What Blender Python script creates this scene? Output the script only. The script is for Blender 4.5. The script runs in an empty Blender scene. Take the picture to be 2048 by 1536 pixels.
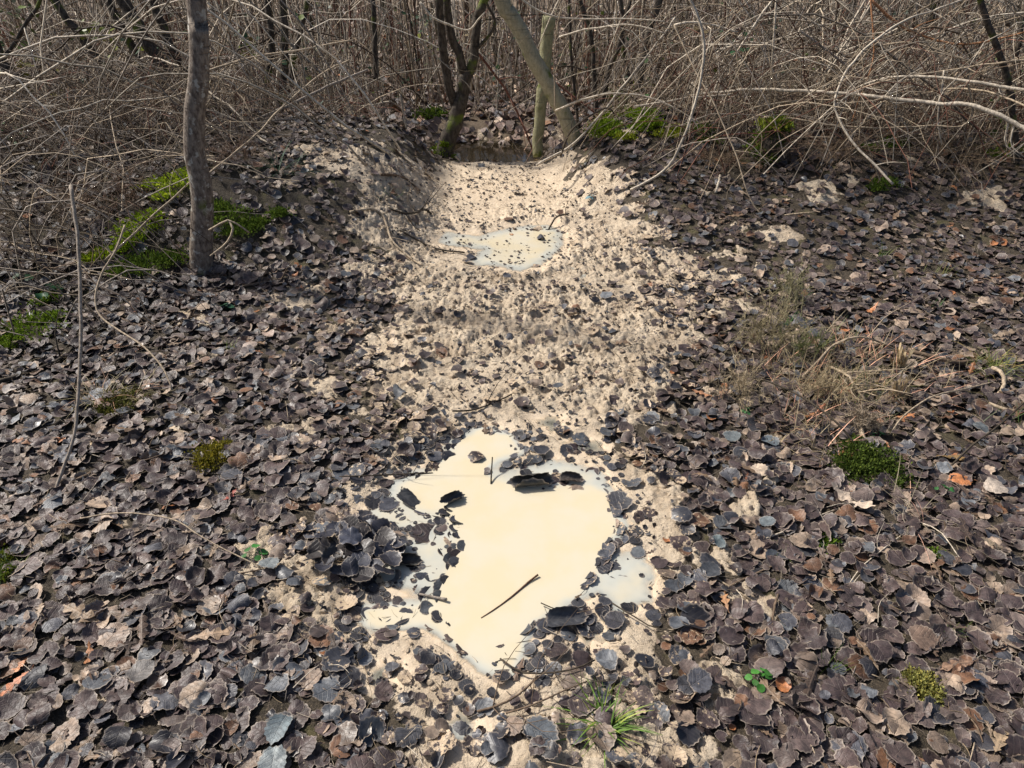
import bpy, math, random
import numpy as np
from mathutils import Vector
rng = np.random.default_rng(7); random.seed(7)
R = math.radians
S = bpy.context.scene
# ---------------------------------------------------------------- camera
CH = 1.6; PITCH = R(33); F = 1435.0
cam = bpy.data.objects.new('camera', bpy.data.cameras.new('camera')); S.collection.objects.link(cam)
cam.location = (0, 0, CH); cam.rotation_euler = (R(90)-PITCH, 0, 0)
cam.data.sensor_width = 36; cam.data.lens = 36*F/2048; cam.data.clip_start = .02; cam.data.clip_end = 400
S.camera = cam
# ---------------------------------------------------------------- light
SUN_EL, SUN_AZ = R(46), R(-66)          # azimuth from +Y towards +X
w = bpy.data.worlds.new('World'); S.world = w; w.use_nodes = True
nt = w.node_tree; bg = nt.nodes['Background']
sky = nt.nodes.new('ShaderNodeTexSky'); sky.sky_type = 'NISHITA'; sky.sun_disc = False
sky.sun_elevation = SUN_EL; sky.sun_rotation = SUN_AZ; sky.air_density = .8; sky.dust_density = 3.0; sky.ozone_density = .8
nt.links.new(sky.outputs[0], bg.inputs[0]); bg.inputs[1].default_value = .105
sl = bpy.data.lights.new('sun', 'SUN'); sl.energy = 4.9; sl.angle = R(5); sl.color = (1, .945, .87)
so = bpy.data.objects.new('sun', sl); S.collection.objects.link(so)
sd = Vector((math.sin(SUN_AZ)*math.cos(SUN_EL), math.cos(SUN_AZ)*math.cos(SUN_EL), math.sin(SUN_EL)))
so.rotation_euler = sd.to_track_quat('Z', 'Y').to_euler(); so.location = sd*20
S.view_settings.view_transform = 'Standard'; S.view_settings.look = 'None'
S.view_settings.exposure = 0.08; S.view_settings.gamma = 1
S.cycles.max_bounces = 6; S.cycles.diffuse_bounces = 3; S.cycles.transparent_max_bounces = 12

# ---------------------------------------------------------------- numpy helpers
PERM = np.random.default_rng(3).permutation(4096)
def _h(ix, iy, s):
    return PERM[(ix*1 + PERM[(iy + s*131) & 4095]) & 4095]
def pn(x, y, s=0):
    x = np.asarray(x, float); y = np.asarray(y, float)
    ix = np.floor(x).astype(int); iy = np.floor(y).astype(int); fx = x-ix; fy = y-iy
    u = fx*fx*fx*(fx*(fx*6-15)+10); v = fy*fy*fy*(fy*(fy*6-15)+10)
    def g(a, b, dx, dy):
        t = _h(a, b, s)*(2*np.pi/4096); return np.cos(t)*dx+np.sin(t)*dy
    a = g(ix, iy, fx, fy); b = g(ix+1, iy, fx-1, fy); c = g(ix, iy+1, fx, fy-1); d = g(ix+1, iy+1, fx-1, fy-1)
    return ((a+(b-a)*u)*(1-v)+(c+(d-c)*u)*v)*1.5
def fbm(x, y, f, o=3, s=0, p=.5):
    t = 0; a = 1; n = 0
    for i in range(o):
        t = t+a*pn(x*f, y*f, s+i); n += a; a *= p; f *= 2.03
    return t/n
def ss(a, b, x):
    t = np.clip((x-a)/(b-a), 0, 1); return t*t*(3-2*t)
def sdf(poly, X, Y):
    P = np.asarray(poly, float); X = np.asarray(X, float); Y = np.asarray(Y, float)
    d = np.full(X.shape, 1e9); ins = np.zeros(X.shape, bool)
    for i in range(len(P)):
        ax, ay = P[i-1]; bx, by = P[i]; ex, ey = bx-ax, by-ay
        t = np.clip(((X-ax)*ex+(Y-ay)*ey)/(ex*ex+ey*ey+1e-12), 0, 1)
        d = np.minimum(d, (X-ax-t*ex)**2+(Y-ay-t*ey)**2)
        c = ((ay > Y) != (by > Y))
        xi = ax+(Y-ay)*ex/(ey if abs(ey) > 1e-12 else 1e-12)
        ins ^= c & (X < xi)
    d = np.sqrt(d); return np.where(ins, -d, d)
def rayd(px, py):
    dx = (px-1024)/F; dy = (768-py)/F; c, s = math.cos(PITCH), math.sin(PITCH)
    return dx, dy*s+c, dy*c-s
def at(px, py, Y):
    a, b, c = rayd(px, py); t = Y/b; return (a*t, Y, CH+c*t)
def flat(px, py, z=0):
    a, b, c = rayd(px, py); t = (z-CH)/c; return (a*t, b*t)
def topix(X, Y, Z):
    c, s = math.cos(PITCH), math.sin(PITCH)
    zc = Y*c-(Z-CH)*s; yc = Y*s+(Z-CH)*c
    return 1024+F*X/zc, 768-F*yc/zc, zc

# ---------------------------------------------------------------- terrain layout
WL = -.012                    # water level of the near puddle
PUD = [flat(*p) for p in [(905,875),(950,852),(985,850),(1030,868),(1036,900),(1000,922),(975,935),(1010,938),(1060,925),(1100,915),(1150,925),(1200,935),(1222,965),(1236,1005),(1258,1050),(1240,1075),(1206,1105),(1262,1100),(1305,1130),(1290,1165),(1300,1195),(1240,1215),(1195,1180),(1160,1195),(1120,1215),(1075,1235),(1045,1285),(1040,1330),(1008,1352),(960,1330),(915,1290),(880,1262),(840,1245),(790,1252),(725,1250),(722,1212),(765,1198),(830,1195),(850,1180),(800,1172),(748,1150),(742,1108),(762,1082),(820,1085),(850,1060),(760,1048),(732,1018),(770,985),(785,952),(840,938),(880,915)]]
ARM = [flat(*p) for p in [(735,1220),(800,1210),(880,1215),(960,1240),(1030,1290),(1020,1335),(975,1330),(930,1290),(860,1240),(790,1240),(740,1240)]]
DEEP = [flat(*p) for p in [(925,880),(960,860),(1010,870),(1025,895),(985,915),(960,950),(1060,985),(1160,975),(1205,985),(1225,1050),(1190,1100),(1150,1170),(1080,1215),(1010,1290),(950,1290),(900,1230),(870,1190),(900,1150),(930,1085),(900,1010),(830,1000),(810,965),(880,935)]]
SM = [[flat(*p) for p in q] for q in (
    [(1130,880),(1170,875),(1205,885),(1195,905),(1150,900)], [(1075,835),(1110,830),(1130,845),(1100,855)],
    [(890,1440),(920,1425),(955,1440),(950,1480),(910,1480),(888,1465)], [(745,1330),(790,1320),(800,1345),(765,1365),(735,1355)],
    [(1145,1245),(1200,1235),(1215,1265),(1170,1285)])]
WL2 = .0                      # far puddle, in the cut through the bank
PUD2 = [flat(*p, 0) for p in [(872,488),(890,462),(960,470),(1000,458),(1050,450),(1095,448),(1128,462),(1130,490),(1110,515),(1080,532),(1040,545),(1000,535),(950,532),(930,520),(960,500),(900,492)]]
def xc(Y): return -.10+.06*np.clip(5.2-Y, 0, 2)
def height(X, Y, fine=True):
    X = np.asarray(X, float); Y = np.asarray(Y, float)
    wv = .18*pn(X*.9, Y*.9, 11)+.10*pn(X*2.3, Y*2.3, 12)
    side = ss(-.2, .2, X-xc(Y))
    toe = 3.0+.25*ss(-1, -3, X)*-1+side*.5
    A = .37*(1-side)+.29*side
    up = ss(toe, toe+1.75, Y+wv); dn = 1-ss(5.35, 6.05, Y+wv*.6)
    hw = .36+.10*np.clip(4.4-Y, -1, 1.5)+.05*pn(X*2+7, Y*3, 5)
    q = np.abs(X-xc(Y))
    cut = ss(hw, hw+.58, q)
    b = A*up*dn*(1+.18*pn(X*1.3, Y*1.3, 9))*cut
    z = b
    z = z+.14*np.exp(-(((X+1.75)/.6)**2+((Y-4.0)/.42)**2))           # mound behind the near trunk
    z = z+.12*np.exp(-(((X-1.1)/.45)**2+((Y-5.4)/.3)**2))              # moss mound
    z = z+.08*np.exp(-(((X-2.2)/.5)**2+((Y-4.9)/.3)**2))
    z = z-.20*ss(5.65, 6.05, Y+wv*.3)*(1-ss(6.45, 7.0, Y+wv*1.2))        # ditch
    z = z+.035*fbm(X, Y, 5, 3, 44)*ss(5.1, 5.4, Y)*(1-ss(5.9, 6.2, Y))*ss(.75, .35, q)
    z = z+.02*ss(3.6, 5.4, Y)*(1-ss(5.3, 5.7, Y))
    z = z+.030*fbm(X, Y, .7, 3, 21)*ss(.9, 1.6, np.abs(X-.0)+np.abs(Y-1.6)*.3)
    z = z+ss(7.5, 30, Y)*.5+.05*ss(7.5, 9, Y)*fbm(X, Y, .5, 3, 31)*2
    z = z+.05*ss(.9, 2.6, -X)*ss(1, 2.5, Y)                              # left side rises a little
    # basins
    d = np.minimum.reduce([sdf(PUD, X, Y)-.020]+[sdf(s, X, Y)-.004 for s in SM])
    dd = sdf(DEEP, X, Y)
    slp = .085+.07*fbm(X, Y, 6, 2, 33); tgt = WL+np.clip(d*slp, -.006, .012)-.035*ss(.02, -.10, dd-.026+.04*fbm(X, Y, 7, 3, 35))-.009*ss(.03, -.01, sdf(ARM, X, Y))-.004*ss(.0, -.05, d)
    z = z*ss(.0, .16, d)+tgt*(1-ss(.0, .16, d))
    d2 = sdf(PUD2, X, Y)
    t2 = WL2+np.clip(d2*.16, -.02, .02)
    z = z*ss(.0, .2, d2)+t2*(1-ss(.0, .2, d2))
    if fine:
        m = mudmask(X, Y); near = ss(.02, .14, d)*ss(.0, .10, d2)
        rough = .80*m*near*(1-.65*ss(4.4, 5.0, Y)*ss(.7, .4, q))*(.35+.65*ss(-.25, .35, fbm(X, Y, 2.2, 2, 41)+.25))
        far = 1-ss(4.3, 4.7, Y)*(1-ss(.3, .55, q))*.75
        clod = np.abs(fbm(X, Y, 7, 2, 51))*.042+fbm(X, Y, 17, 3, 55, .65)*.034+np.abs(fbm(X, Y, 40, 2, 61))*.030-np.maximum(0, fbm(X, Y, 60, 2, 62))*.012+fbm(X, Y, 75, 2, 63)*.007
        z = z+rough*far*clod
        z = z+(1-m)*.012*fbm(X, Y, 14, 2, 71)
        z = z+(1-near)*(.0045*fbm(X, Y, 11, 3, 75)+.0030*fbm(X, Y, 34, 3, 76)*ss(-.09, -.0, d))
        z = z+.010*ss(.25,.6,b/.4)*fbm(X, Y, 6, 2, 77)
    return z
MUD = None
def mudmask(X, Y):
    if MUD is None: return np.zeros(np.shape(X))
    d = sdf(MUD, X, Y)+.22*fbm(X, Y, 3.4, 4, 81, .65)*1.3
    m = ss(.10, -.10, d)
    iso = ss(.20, .34, fbm(X, Y, 3.6, 4, 91, .6))*ss(1.1, .1, sdf(MUD, X, Y))
    for sx, sy, sr in TANSP: iso = np.maximum(iso, ss(1.25, .55, np.hypot(X-sx, (Y-sy)*1.2)/sr+.9*fbm(X, Y, 7, 3, 97)))
    return np.maximum(m, iso)
def ground(px, py, lift=0.0):
    a, b, c = rayd(px, py); t = np.concatenate([np.linspace(.9, 8, 300), np.linspace(8.05, 40, 250)])
    z = CH+c*t; k = int(np.argmax(z < height(a*t, b*t, False)+lift))
    if k == 0: k = len(t)-1
    t = np.linspace(t[max(k-6, 0)], t[min(k+4, len(t)-1)], 80); z = CH+c*t; h = height(a*t, b*t, True)+lift
    k = int(np.argmax(z < h))
    if z[k] >= h[k]: k = len(t)-1
    return (a*t[k], b*t[k], float(z[k]))
MUDPX = [(600,300),(610,330),(690,350),(720,390),(700,430),(725,480),(760,520),(770,570),(790,620),(730,680),(745,740),(735,800),(800,850),(850,885),(770,960),(700,1000),(620,1060),(570,1140),(610,1230),(700,1310),(790,1400),(830,1500),(850,1600),(1010,1600),(1330,1560),(1330,1400),(1300,1330),(1310,1230),(1340,1150),(1360,1060),(1340,985),(1250,925),(1240,880),(1330,810),(1380,700),(1420,620),(1370,540),(1310,470),(1290,400),(1240,350),(1180,330),(1130,315),(1000,322),(900,335),(850,342),(780,320),(700,296)]
TANSP = []
MUD = [ground(*p)[:2] for p in MUDPX]
_t = []
for x_, y_, r_ in [(1640,385,45),(1830,310,30),(1980,400,50),(1700,360,25),(1450,560,60),(1500,1195,50),(1440,1375,60),(650,770,50),(380,640,45),(1360,1480,60),(600,590,60),(1560,470,40),(590,1130,40),(560,860,35),(1330,1000,60),(660,1240,50),(1010,1480,50),(770,1330,50)]:
    c_ = ground(x_, y_); _t.append((c_[0], c_[1], r_*(c_[1]*math.cos(PITCH)-(c_[2]-CH)*math.sin(PITCH))/F))
TANSP = _t

# ---------------------------------------------------------------- mesh helpers
def mesh_np(name, V, faces, mat=None, col=None, extra=None, luv=None, smooth=True):
    """faces: list of int arrays (n,k)."""
    V = np.asarray(V, np.float32); me = bpy.data.meshes.new(name)
    faces = [np.asarray(f, np.int32) for f in faces if len(f)]
    nl = sum(f.size for f in faces); nf = sum(len(f) for f in faces)
    me.vertices.add(len(V)); me.vertices.foreach_set('co', V.ravel())
    me.loops.add(nl); me.loops.foreach_set('vertex_index', np.concatenate([f.ravel() for f in faces]))
    me.polygons.add(nf)
    tot = np.concatenate([np.full(len(f), f.shape[1], np.int32) for f in faces])
    st = np.concatenate([[0], np.cumsum(tot)[:-1]]).astype(np.int32)
    me.polygons.foreach_set('loop_start', st)
    if smooth: me.polygons.foreach_set('use_smooth', np.ones(nf, bool))
    me.update(calc_edges=True)
    if col is not None:
        a = me.attributes.new('col', 'FLOAT_COLOR', 'POINT'); c = np.ones((len(V), 4), np.float32); c[:, :3] = col
        a.data.foreach_set('color', c.ravel())
    if luv is not None:
        a = me.attributes.new('luv', 'FLOAT_VECTOR', 'POINT'); c = np.zeros((len(V), 3), np.float32); c[:, :luv.shape[1]] = luv
        a.data.foreach_set('vector', c.ravel())
    for k, v in (extra or {}).items():
        a = me.attributes.new(k, 'FLOAT', 'POINT'); a.data.foreach_set('value', np.asarray(v, np.float32).ravel())
    if mat: me.materials.append(mat)
    return me
def link(name, me, parent=None, loc=None):
    o = bpy.data.objects.new(name, me); S.collection.objects.link(o)
    if parent is not None: o.parent = parent
    if loc is not None: o.location = loc
    return o
def tag(o, label=None, cat=None, group=None, kind=None):
    if label: o['label'] = label
    if cat: o['category'] = cat
    if group: o['group'] = group
    if kind: o['kind'] = kind
    return o
def recenter(V):
    b = V[np.argmin(V[:, 2])].copy(); return V-b, tuple(float(x) for x in b)
def unit(v): return v/(np.linalg.norm(v, axis=-1, keepdims=True)+1e-9)
def tubes(P, Rr, ns=5, cap=True):
    """P (N,K,3), Rr (N,K) -> V, quads, tris  (batched tubes)"""
    P = np.asarray(P, float); N, K, _ = P.shape
    T = unit(np.gradient(P, axis=1)); ref = np.zeros_like(T); ref[..., 0] = 1
    mean = unit(P[:, -1]-P[:, 0]); bad = np.abs(mean[:, 0]) > .8; ref[bad] = (0, 1, 0)
    U = unit(np.cross(T, ref)); W = np.cross(T, U)
    a = np.arange(ns)*2*np.pi/ns
    V = P[:, :, None, :]+Rr[:, :, None, None]*(np.cos(a)[None, None, :, None]*U[:, :, None, :]+np.sin(a)[None, None, :, None]*W[:, :, None, :])
    base = (np.arange(N)*K*ns)[:, None, None]; k = (np.arange(K-1)*ns)[None, :, None]; j = np.arange(ns)[None, None, :]; j2 = (j+1) % ns
    q = np.stack([base+k+j, base+k+j2, base+k+ns+j2, base+k+ns+j], -1).reshape(-1, 4)
    t = np.zeros((0, 3), int)
    if cap:
        i = np.arange(1, ns-1); lo = base[:, 0]; hi = lo+(K-1)*ns
        t = np.concatenate([np.stack([lo+0*i, lo+i+1, lo+i], -1).reshape(-1, 3), np.stack([hi+0*i, hi+i, hi+i+1], -1).reshape(-1, 3)])
    return V.reshape(-1, 3), q, t
def spline(pts, n):
    P = np.asarray(pts, float)
    if len(P) == 2: P = np.array([P[0], (P[0]+P[1])/2, P[1]])
    Q = np.vstack([2*P[0]-P[1], P, 2*P[-1]-P[-2]]); out = []
    L = np.linalg.norm(np.diff(P, axis=0)[:, :3], axis=1); cum = np.concatenate([[0], np.cumsum(L)])
    for s in np.linspace(0, cum[-1], n):
        i = min(np.searchsorted(cum, s, 'right')-1, len(P)-2); t = (s-cum[i])/(L[i]+1e-9)
        a, b, c, d = Q[i], Q[i+1], Q[i+2], Q[i+3]
        out.append(.5*((2*b)+(-a+c)*t+(2*a-5*b+4*c-d)*t*t+(-a+3*b-3*c+d)*t**3))
    return np.array(out)
class Geo:
    def __init__(s): s.V = []; s.Q = []; s.T = []; s.C = []; s.n = 0
    def add(s, V, q, t, col):
        s.V.append(V); s.Q.append(np.asarray(q, int).reshape(-1, 4)+s.n); s.T.append(np.asarray(t, int).reshape(-1, 3)+s.n)
        s.C.append(np.broadcast_to(np.asarray(col, float), (len(V), 3))); s.n += len(V); return s
    def mesh(s, name, mat, center=False, smooth=True):
        V = np.concatenate(s.V); loc = None
        if center: V, loc = recenter(V)
        me = mesh_np(name, V, [np.concatenate(s.Q), np.concatenate(s.T)], mat, np.concatenate(s.C), smooth=smooth)
        return (me, loc) if center else me

# ---------------------------------------------------------------- materials
class NT:
    def __init__(s, name):
        s.m = bpy.data.materials.new(name); s.m.use_nodes = True; s.t = s.m.node_tree; s.t.nodes.clear()
        s.out = s.n('OutputMaterial')
    def n(s, ty, **kw):
        x = s.t.nodes.new('ShaderNode'+ty)
        for k, v in kw.items():
            if k.startswith('i_'): 
                key = k[2:]; key = int(key) if key.isdigit() else key.replace('_', ' ')
                s.put(x.inputs[key], v)
            else: setattr(x, k, v)
        return x
    def put(s, inp, v):
        if hasattr(v, 'outputs'): v = v.outputs[0]
        if isinstance(v, bpy.types.NodeSocket): s.t.links.new(v, inp)
        else:
            if isinstance(v, (tuple, list)) and len(v) == 3 and inp.type == 'RGBA': v = (*v, 1)
            inp.default_value = v
    def attr(s, name, out='Color'): return s.n('Attribute', attribute_name=name).outputs[out]
    def noise(s, scale, detail=3, rough=.55, vec=None, dist=0):
        x = s.n('TexNoise', i_Scale=scale, i_Detail=detail, i_Roughness=rough, i_Distortion=dist)
        s.put(x.inputs['Vector'], vec if vec is not None else s.pos()); return x.outputs[0]
    def pos(s): return s.n('NewGeometry').outputs['Position']
    def obj(s): return s.n('TexCoord').outputs['Object']
    def ramp(s, fac, a, b, c=0., d=1.):
        x = s.n('MapRange', interpolation_type='SMOOTHSTEP'); 
        for i, v in enumerate((fac, a, b, c, d)): s.put(x.inputs[i], v)
        return x.outputs[0]
    def mix(s, f, a, b, mode='MIX'):
        x = s.n('Mix', data_type='RGBA', blend_type=mode); s.put(x.inputs[0], f); s.put(x.inputs[6], a); s.put(x.inputs[7], b); return x.outputs[2]
    def math(s, op, a, b=0., c=0.):
        x = s.n('Math', operation=op); s.put(x.inputs[0], a); s.put(x.inputs[1], b); s.put(x.inputs[2], c); return x.outputs[0]
    def bump(s, h, dist, strength=1., nrm=None):
        x = s.n('Bump'); s.put(x.inputs['Height'], h); x.inputs['Distance'].default_value = dist; x.inputs['Strength'].default_value = strength
        if nrm is not None: s.put(x.inputs['Normal'], nrm)
        return x.outputs[0]
    def principled(s, base, rough=.6, spec=.5, nrm=None, **kw):
        x = s.n('BsdfPrincipled'); s.put(x.inputs['Base Color'], base); s.put(x.inputs['Roughness'], rough); s.put(x.inputs['Specular IOR Level'], spec)
        if nrm is not None: s.put(x.inputs['Normal'], nrm)
        for k, v in kw.items(): s.put(x.inputs[k.replace('_', ' ')], v)
        return x
    def done(s, x): s.t.links.new(x.outputs[0], s.out.inputs[0]); return s.m
def m_ground():
    k = NT('forest_soil_and_mud'); mud = k.attr('mud', 'Fac'); wet = k.attr('wet', 'Fac')
    n1 = k.noise(9, 4); n2 = k.noise(60, 5, .65); n3 = k.noise(220, 4, .7); n4 = k.noise(900, 2, .6)
    c = k.mix(k.ramp(n1, .3, .7), (.75, .625, .465), (.64, .515, .37)); c = k.mix(k.ramp(k.noise(4.5, 4, .6), .50, .66, 0, .55), c, (.46, .355, .245))
    c = k.mix(k.ramp(n2, .50, .74, 0, .75), c, (.30, .225, .15))
    c = k.mix(k.ramp(n3, .52, .7, 0, .6), c, (.66, .54, .38))
    c = k.mix(k.ramp(k.noise(140, 3, .6), .62, .70, 0, .7), c, (.07, .05, .038))
    smooth = k.mix(k.ramp(k.noise(30, 3), .3, .75), (.72, .585, .42), (.62, .49, .34))
    smooth = k.mix(k.ramp(k.noise(170, 3, .6), .66, .71, 0, .8), smooth, (.10, .07, .05))
    c = k.mix(wet, c, smooth)
    s = k.mix(n2, (.022, .017, .012), (.10, .078, .052)); s = k.mix(k.ramp(n3, .5, .68), s, (.20, .155, .10)); s = k.mix(k.ramp(n1, .55, .7, 0, .55), s, (.15, .135, .05)); sx = k.n('SeparateXYZ'); k.put(sx.inputs[0], k.pos()); s = k.mix(k.ramp(sx.outputs[1], 5.6, 7.4), s, k.mix(n2, (.12, .08, .05), (.34, .26, .18)))  # soil colour brightened far back, standing in for sun that hardly reaches it
    e = k.math('ADD', mud, k.math('MULTIPLY', k.math('SUBTRACT', n2, .5), .8))
    f = k.ramp(e, .38, .55)
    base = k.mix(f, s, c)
    h = k.math('ADD', k.math('MULTIPLY', n2, .6), k.math('ADD', k.math('MULTIPLY', n3, .35), k.math('MULTIPLY', n4, .12)))
    amt = k.math('SUBTRACT', 1., k.math('MULTIPLY', wet, .75))
    b = k.n('Bump'); k.put(b.inputs['Height'], h); b.inputs['Distance'].default_value = .02; k.put(b.inputs['Strength'], amt)
    ro = k.math('SUBTRACT', .78, k.math('MULTIPLY', wet, .36))
    return k.done(k.principled(base, ro, .4, b.outputs[0]))
def m_leaf():
    k = NT('dead_leaf'); col = k.attr('col'); uv = k.attr('luv', 'Vector'); mud = k.attr('mud', 'Fac'); wet = k.attr('wet', 'Fac')
    sp = k.n('SeparateXYZ'); k.put(sp.inputs[0], uv); x, y, rr = sp.outputs
    ay = k.math('ABSOLUTE', y)
    mid = k.ramp(ay, .012, .045, 1, 0)
    sw = k.math('SINE', k.math('ADD', k.math('MULTIPLY', k.math('SUBTRACT', x, k.math('MULTIPLY', ay, .75)), 17.), k.math('MULTIPLY', k.noise(3, 2, .5, uv), 3.)))
    vein = k.math('MAXIMUM', k.ramp(sw, .80, .99), mid)
    g = k.noise(55, 4, .62); g2 = k.noise(210, 3, .6)
    c = k.mix(k.ramp(g, .3, .75, .0, 1.), k.mix(1., col, (.62, .60, .60), 'MULTIPLY'), k.mix(1., col, (1.5, 1.42, 1.36), 'MULTIPLY'))
    c = k.mix(k.ramp(g2, .58, .72, 0, .5), c, k.mix(1., col, (.35, .33, .33), 'MULTIPLY'))
    c = k.mix(k.math('MULTIPLY', vein, .22), c, k.mix(.5, k.mix(1., col, (2, 1.9, 1.8), 'MULTIPLY'), (.2, .16, .12)))
    c = k.mix(k.math('MULTIPLY', wet, .55), c, k.mix(1., c, (.25, .27, .32), 'MULTIPLY'))
    rim = k.math('MULTIPLY', k.ramp(rr, .86, .98), k.ramp(k.noise(22, 2), .38, .55))
    c = k.mix(k.math('MULTIPLY', rim, .62), c, (.40, .33, .26))  # pale leaf edges painted in, as if catching the light
    mm = k.ramp(k.math('ADD', mud, k.math('MULTIPLY', k.math('SUBTRACT', k.noise(70, 4, .6), .5), 1.7)), .70, .86)
    c = k.mix(mm, c, k.mix(g2, (.42, .31, .20), (.60, .47, .32)))
    h = k.math('ADD', k.math('MULTIPLY', vein, -.5), k.math('MULTIPLY', g, 1.4)); h = k.math('ADD', h, k.math('MULTIPLY', g2, .35))
    bn = k.n('Bump'); k.put(bn.inputs['Height'], h); bn.inputs['Distance'].default_value = .0022; k.put(bn.inputs['Strength'], k.math('SUBTRACT', .8, k.math('MULTIPLY', wet, .68))); b = bn.outputs[0]
    ro = k.math('SUBTRACT', k.math('ADD', .40, k.math('MULTIPLY', g2, .25)), k.math('MULTIPLY', wet, .16))
    return k.done(k.principled(c, ro, .5, b))
def m_wood(name='bark', moss=0., fine=90, specks=True, bumpd=.002):
    k = NT(name); col = k.attr('col'); ob = k.pos()
    mp = k.n('Mapping'); k.put(mp.inputs[0], ob); mp.inputs['Scale'].default_value = (1, 1, .35)
    g = k.noise(fine, 4, .6, mp); g2 = k.noise(14, 3, .5)
    c = k.mix(k.ramp(g, .3, .7), k.mix(1., col, (.60, .58, .55), 'MULTIPLY'), k.mix(1., col, (1.3, 1.28, 1.25), 'MULTIPLY'))
    if specks: c = k.mix(k.ramp(k.noise(40, 3, .6, mp), .60, .68, 0, .6), c, k.mix(1., col, (.3, .28, .25), 'MULTIPLY'))
    if moss:
        mf = k.ramp(k.math('ADD', g2, k.math('MULTIPLY', k.noise(60, 3), .25)), .78-moss*.5, .92-moss*.5)
        c = k.mix(mf, c, k.mix(g, (.045, .075, .012), (.14, .19, .03)))
    return k.done(k.principled(c, .75, .25, k.bump(g, bumpd)))
def m_trunk(name, a, b_, moss_z0=0, moss_amt=.4, lich=.3):
    k = NT(name); p = k.obj(); mp = k.n('Mapping'); k.put(mp.inputs[0], p); mp.inputs['Scale'].default_value = (1.6, 1.6, .7)
    n = k.noise(38, 5, .65, mp); f = k.noise(160, 3, .6, mp); l = k.noise(26, 4, .6, p)
    c = k.mix(k.ramp(n, .32, .68), a, b_)
    c = k.mix(k.ramp(f, .55, .72, 0, .5), c, tuple(x*.35 for x in a))
    c = k.mix(k.ramp(l, .56, .64, 0, lich), c, (.42, .40, .35))
    mo = k.ramp(k.math('ADD', k.noise(7, 3, .5, p), k.math('MULTIPLY', f, .15)), .68-.3*moss_amt, .80-.3*moss_amt)
    c = k.mix(mo, c, k.mix(f, (.05, .07, .012), (.17, .20, .035)))
    # horizontal lenticel rings
    mr = k.n('Mapping'); k.put(mr.inputs[0], p); mr.inputs['Scale'].default_value = (5, 5, 70)
    r = k.noise(1, 2, .5, mr); c = k.mix(k.ramp(r, .62, .70, 0, .45), c, tuple(x*.3 for x in a))
    h = k.math('ADD', n, k.math('MULTIPLY', f, .4)); h = k.math('SUBTRACT', h, k.math('MULTIPLY', k.ramp(r, .6, .7), .4))
    return k.done(k.principled(c, .8, .2, k.bump(h, .006, .9)))
def m_water(name, deepcol, shallow, dark=False):
    k = NT(name); d = k.attr('depth', 'Fac')
    a = k.math('SUBTRACT', 1., k.math('EXPONENT', k.math('MULTIPLY', d, -240.)))
    n = k.noise(9, 3, .5)
    dc = k.ramp(k.math('ADD', d, k.math('MULTIPLY', k.math('SUBTRACT', n, .5), .02)), .003, .018)
    deep2 = k.mix(k.ramp(k.noise(6, 4, .6), .35, .65), deepcol, (.64, .58, .44)); c = k.mix(dc, shallow, deep2)
    body = k.n('BsdfDiffuse'); k.put(body.inputs[0], c)
    tr = k.n('BsdfTransparent')
    mx = k.n('MixShader'); k.put(mx.inputs[0], a); k.put(mx.inputs[1], tr); k.put(mx.inputs[2], body)
    gl = k.n('BsdfGlossy'); gl.inputs['Roughness'].default_value = .09
    b = k.bump(k.noise(22, 2, .5), .0006, .5); k.put(gl.inputs['Normal'], b)
    fr = k.n('Fresnel'); fr.inputs[0].default_value = 1.33; k.put(fr.inputs['Normal'], b)
    m2 = k.n('MixShader'); k.put(m2.inputs[0], fr); k.put(m2.inputs[1], mx); k.put(m2.inputs[2], gl)
    return k.done(m2)
def m_green(name, rough=.5, spec=.4, trans=.35):
    k = NT(name); col = k.attr('col'); g = k.noise(120, 3)
    c = k.mix(g, k.mix(1., col, (.6, .6, .6), 'MULTIPLY'), k.mix(1., col, (1.4, 1.4, 1.3), 'MULTIPLY'))
    p = k.principled(c, rough, spec); t = k.n('BsdfTranslucent'); k.put(t.inputs[0], c)
    m = k.n('MixShader'); m.inputs[0].default_value = trans; k.put(m.inputs[1], p); k.put(m.inputs[2], t)
    return k.done(m)
M_G = m_ground(); M_L = m_leaf(); M_B = m_wood('bark'); M_BM = m_wood('mossy_bark', .55)
M_W = m_water('milky_water', (.655, .565, .385), (.56, .57, .51)); M_GR = m_green('grass_blade'); M_MO = m_green('moss', .8, .15, .3)
M_IV = m_green('ivy_leaf', .5, .3, .15)

# ---------------------------------------------------------------- ground sheet
def axis(*seg):
    o = [seg[0][0]]
    for a, b, s in seg: o += list(np.linspace(a, b, max(2, int(round((b-a)/s))+1))[1:])
    return np.array(o)
xp = axis((0, 1.0, .0065), (1.0, 3, .017), (3, 6, .04), (6, 12, .15), (12, 60, 2.))
gx = np.concatenate([-xp[::-1][:-1], xp])
gy = axis((-6, .2, .25), (.2, .7, .03), (.7, 2.4, .0075), (2.4, 4.4, .009), (4.4, 6.2, .018), (6.2, 9, .05), (9, 16, .15), (16, 70, 2.))
GX, GY = np.meshgrid(gx, gy); GX = GX.ravel(); GY = GY.ravel()
GZ = height(GX, GY); GM = mudmask(GX, GY)
dn_ = np.minimum.reduce([sdf(PUD, GX, GY)]+[sdf(s, GX, GY) for s in SM]); d2_ = sdf(PUD2, GX, GY)
chan = ss(.55, .25, np.abs(GX-xc(GY)))*ss(3.6, 4.0, GY)*ss(5.6, 5.3, GY)
GW = np.maximum.reduce([ss(.07, .0, dn_), ss(.12, 0., d2_), .75*chan])*1.0
nx, ny = len(gx), len(gy); ii = np.arange((ny-1)*nx).reshape(ny-1, nx)[:, :-1].ravel()
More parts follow.
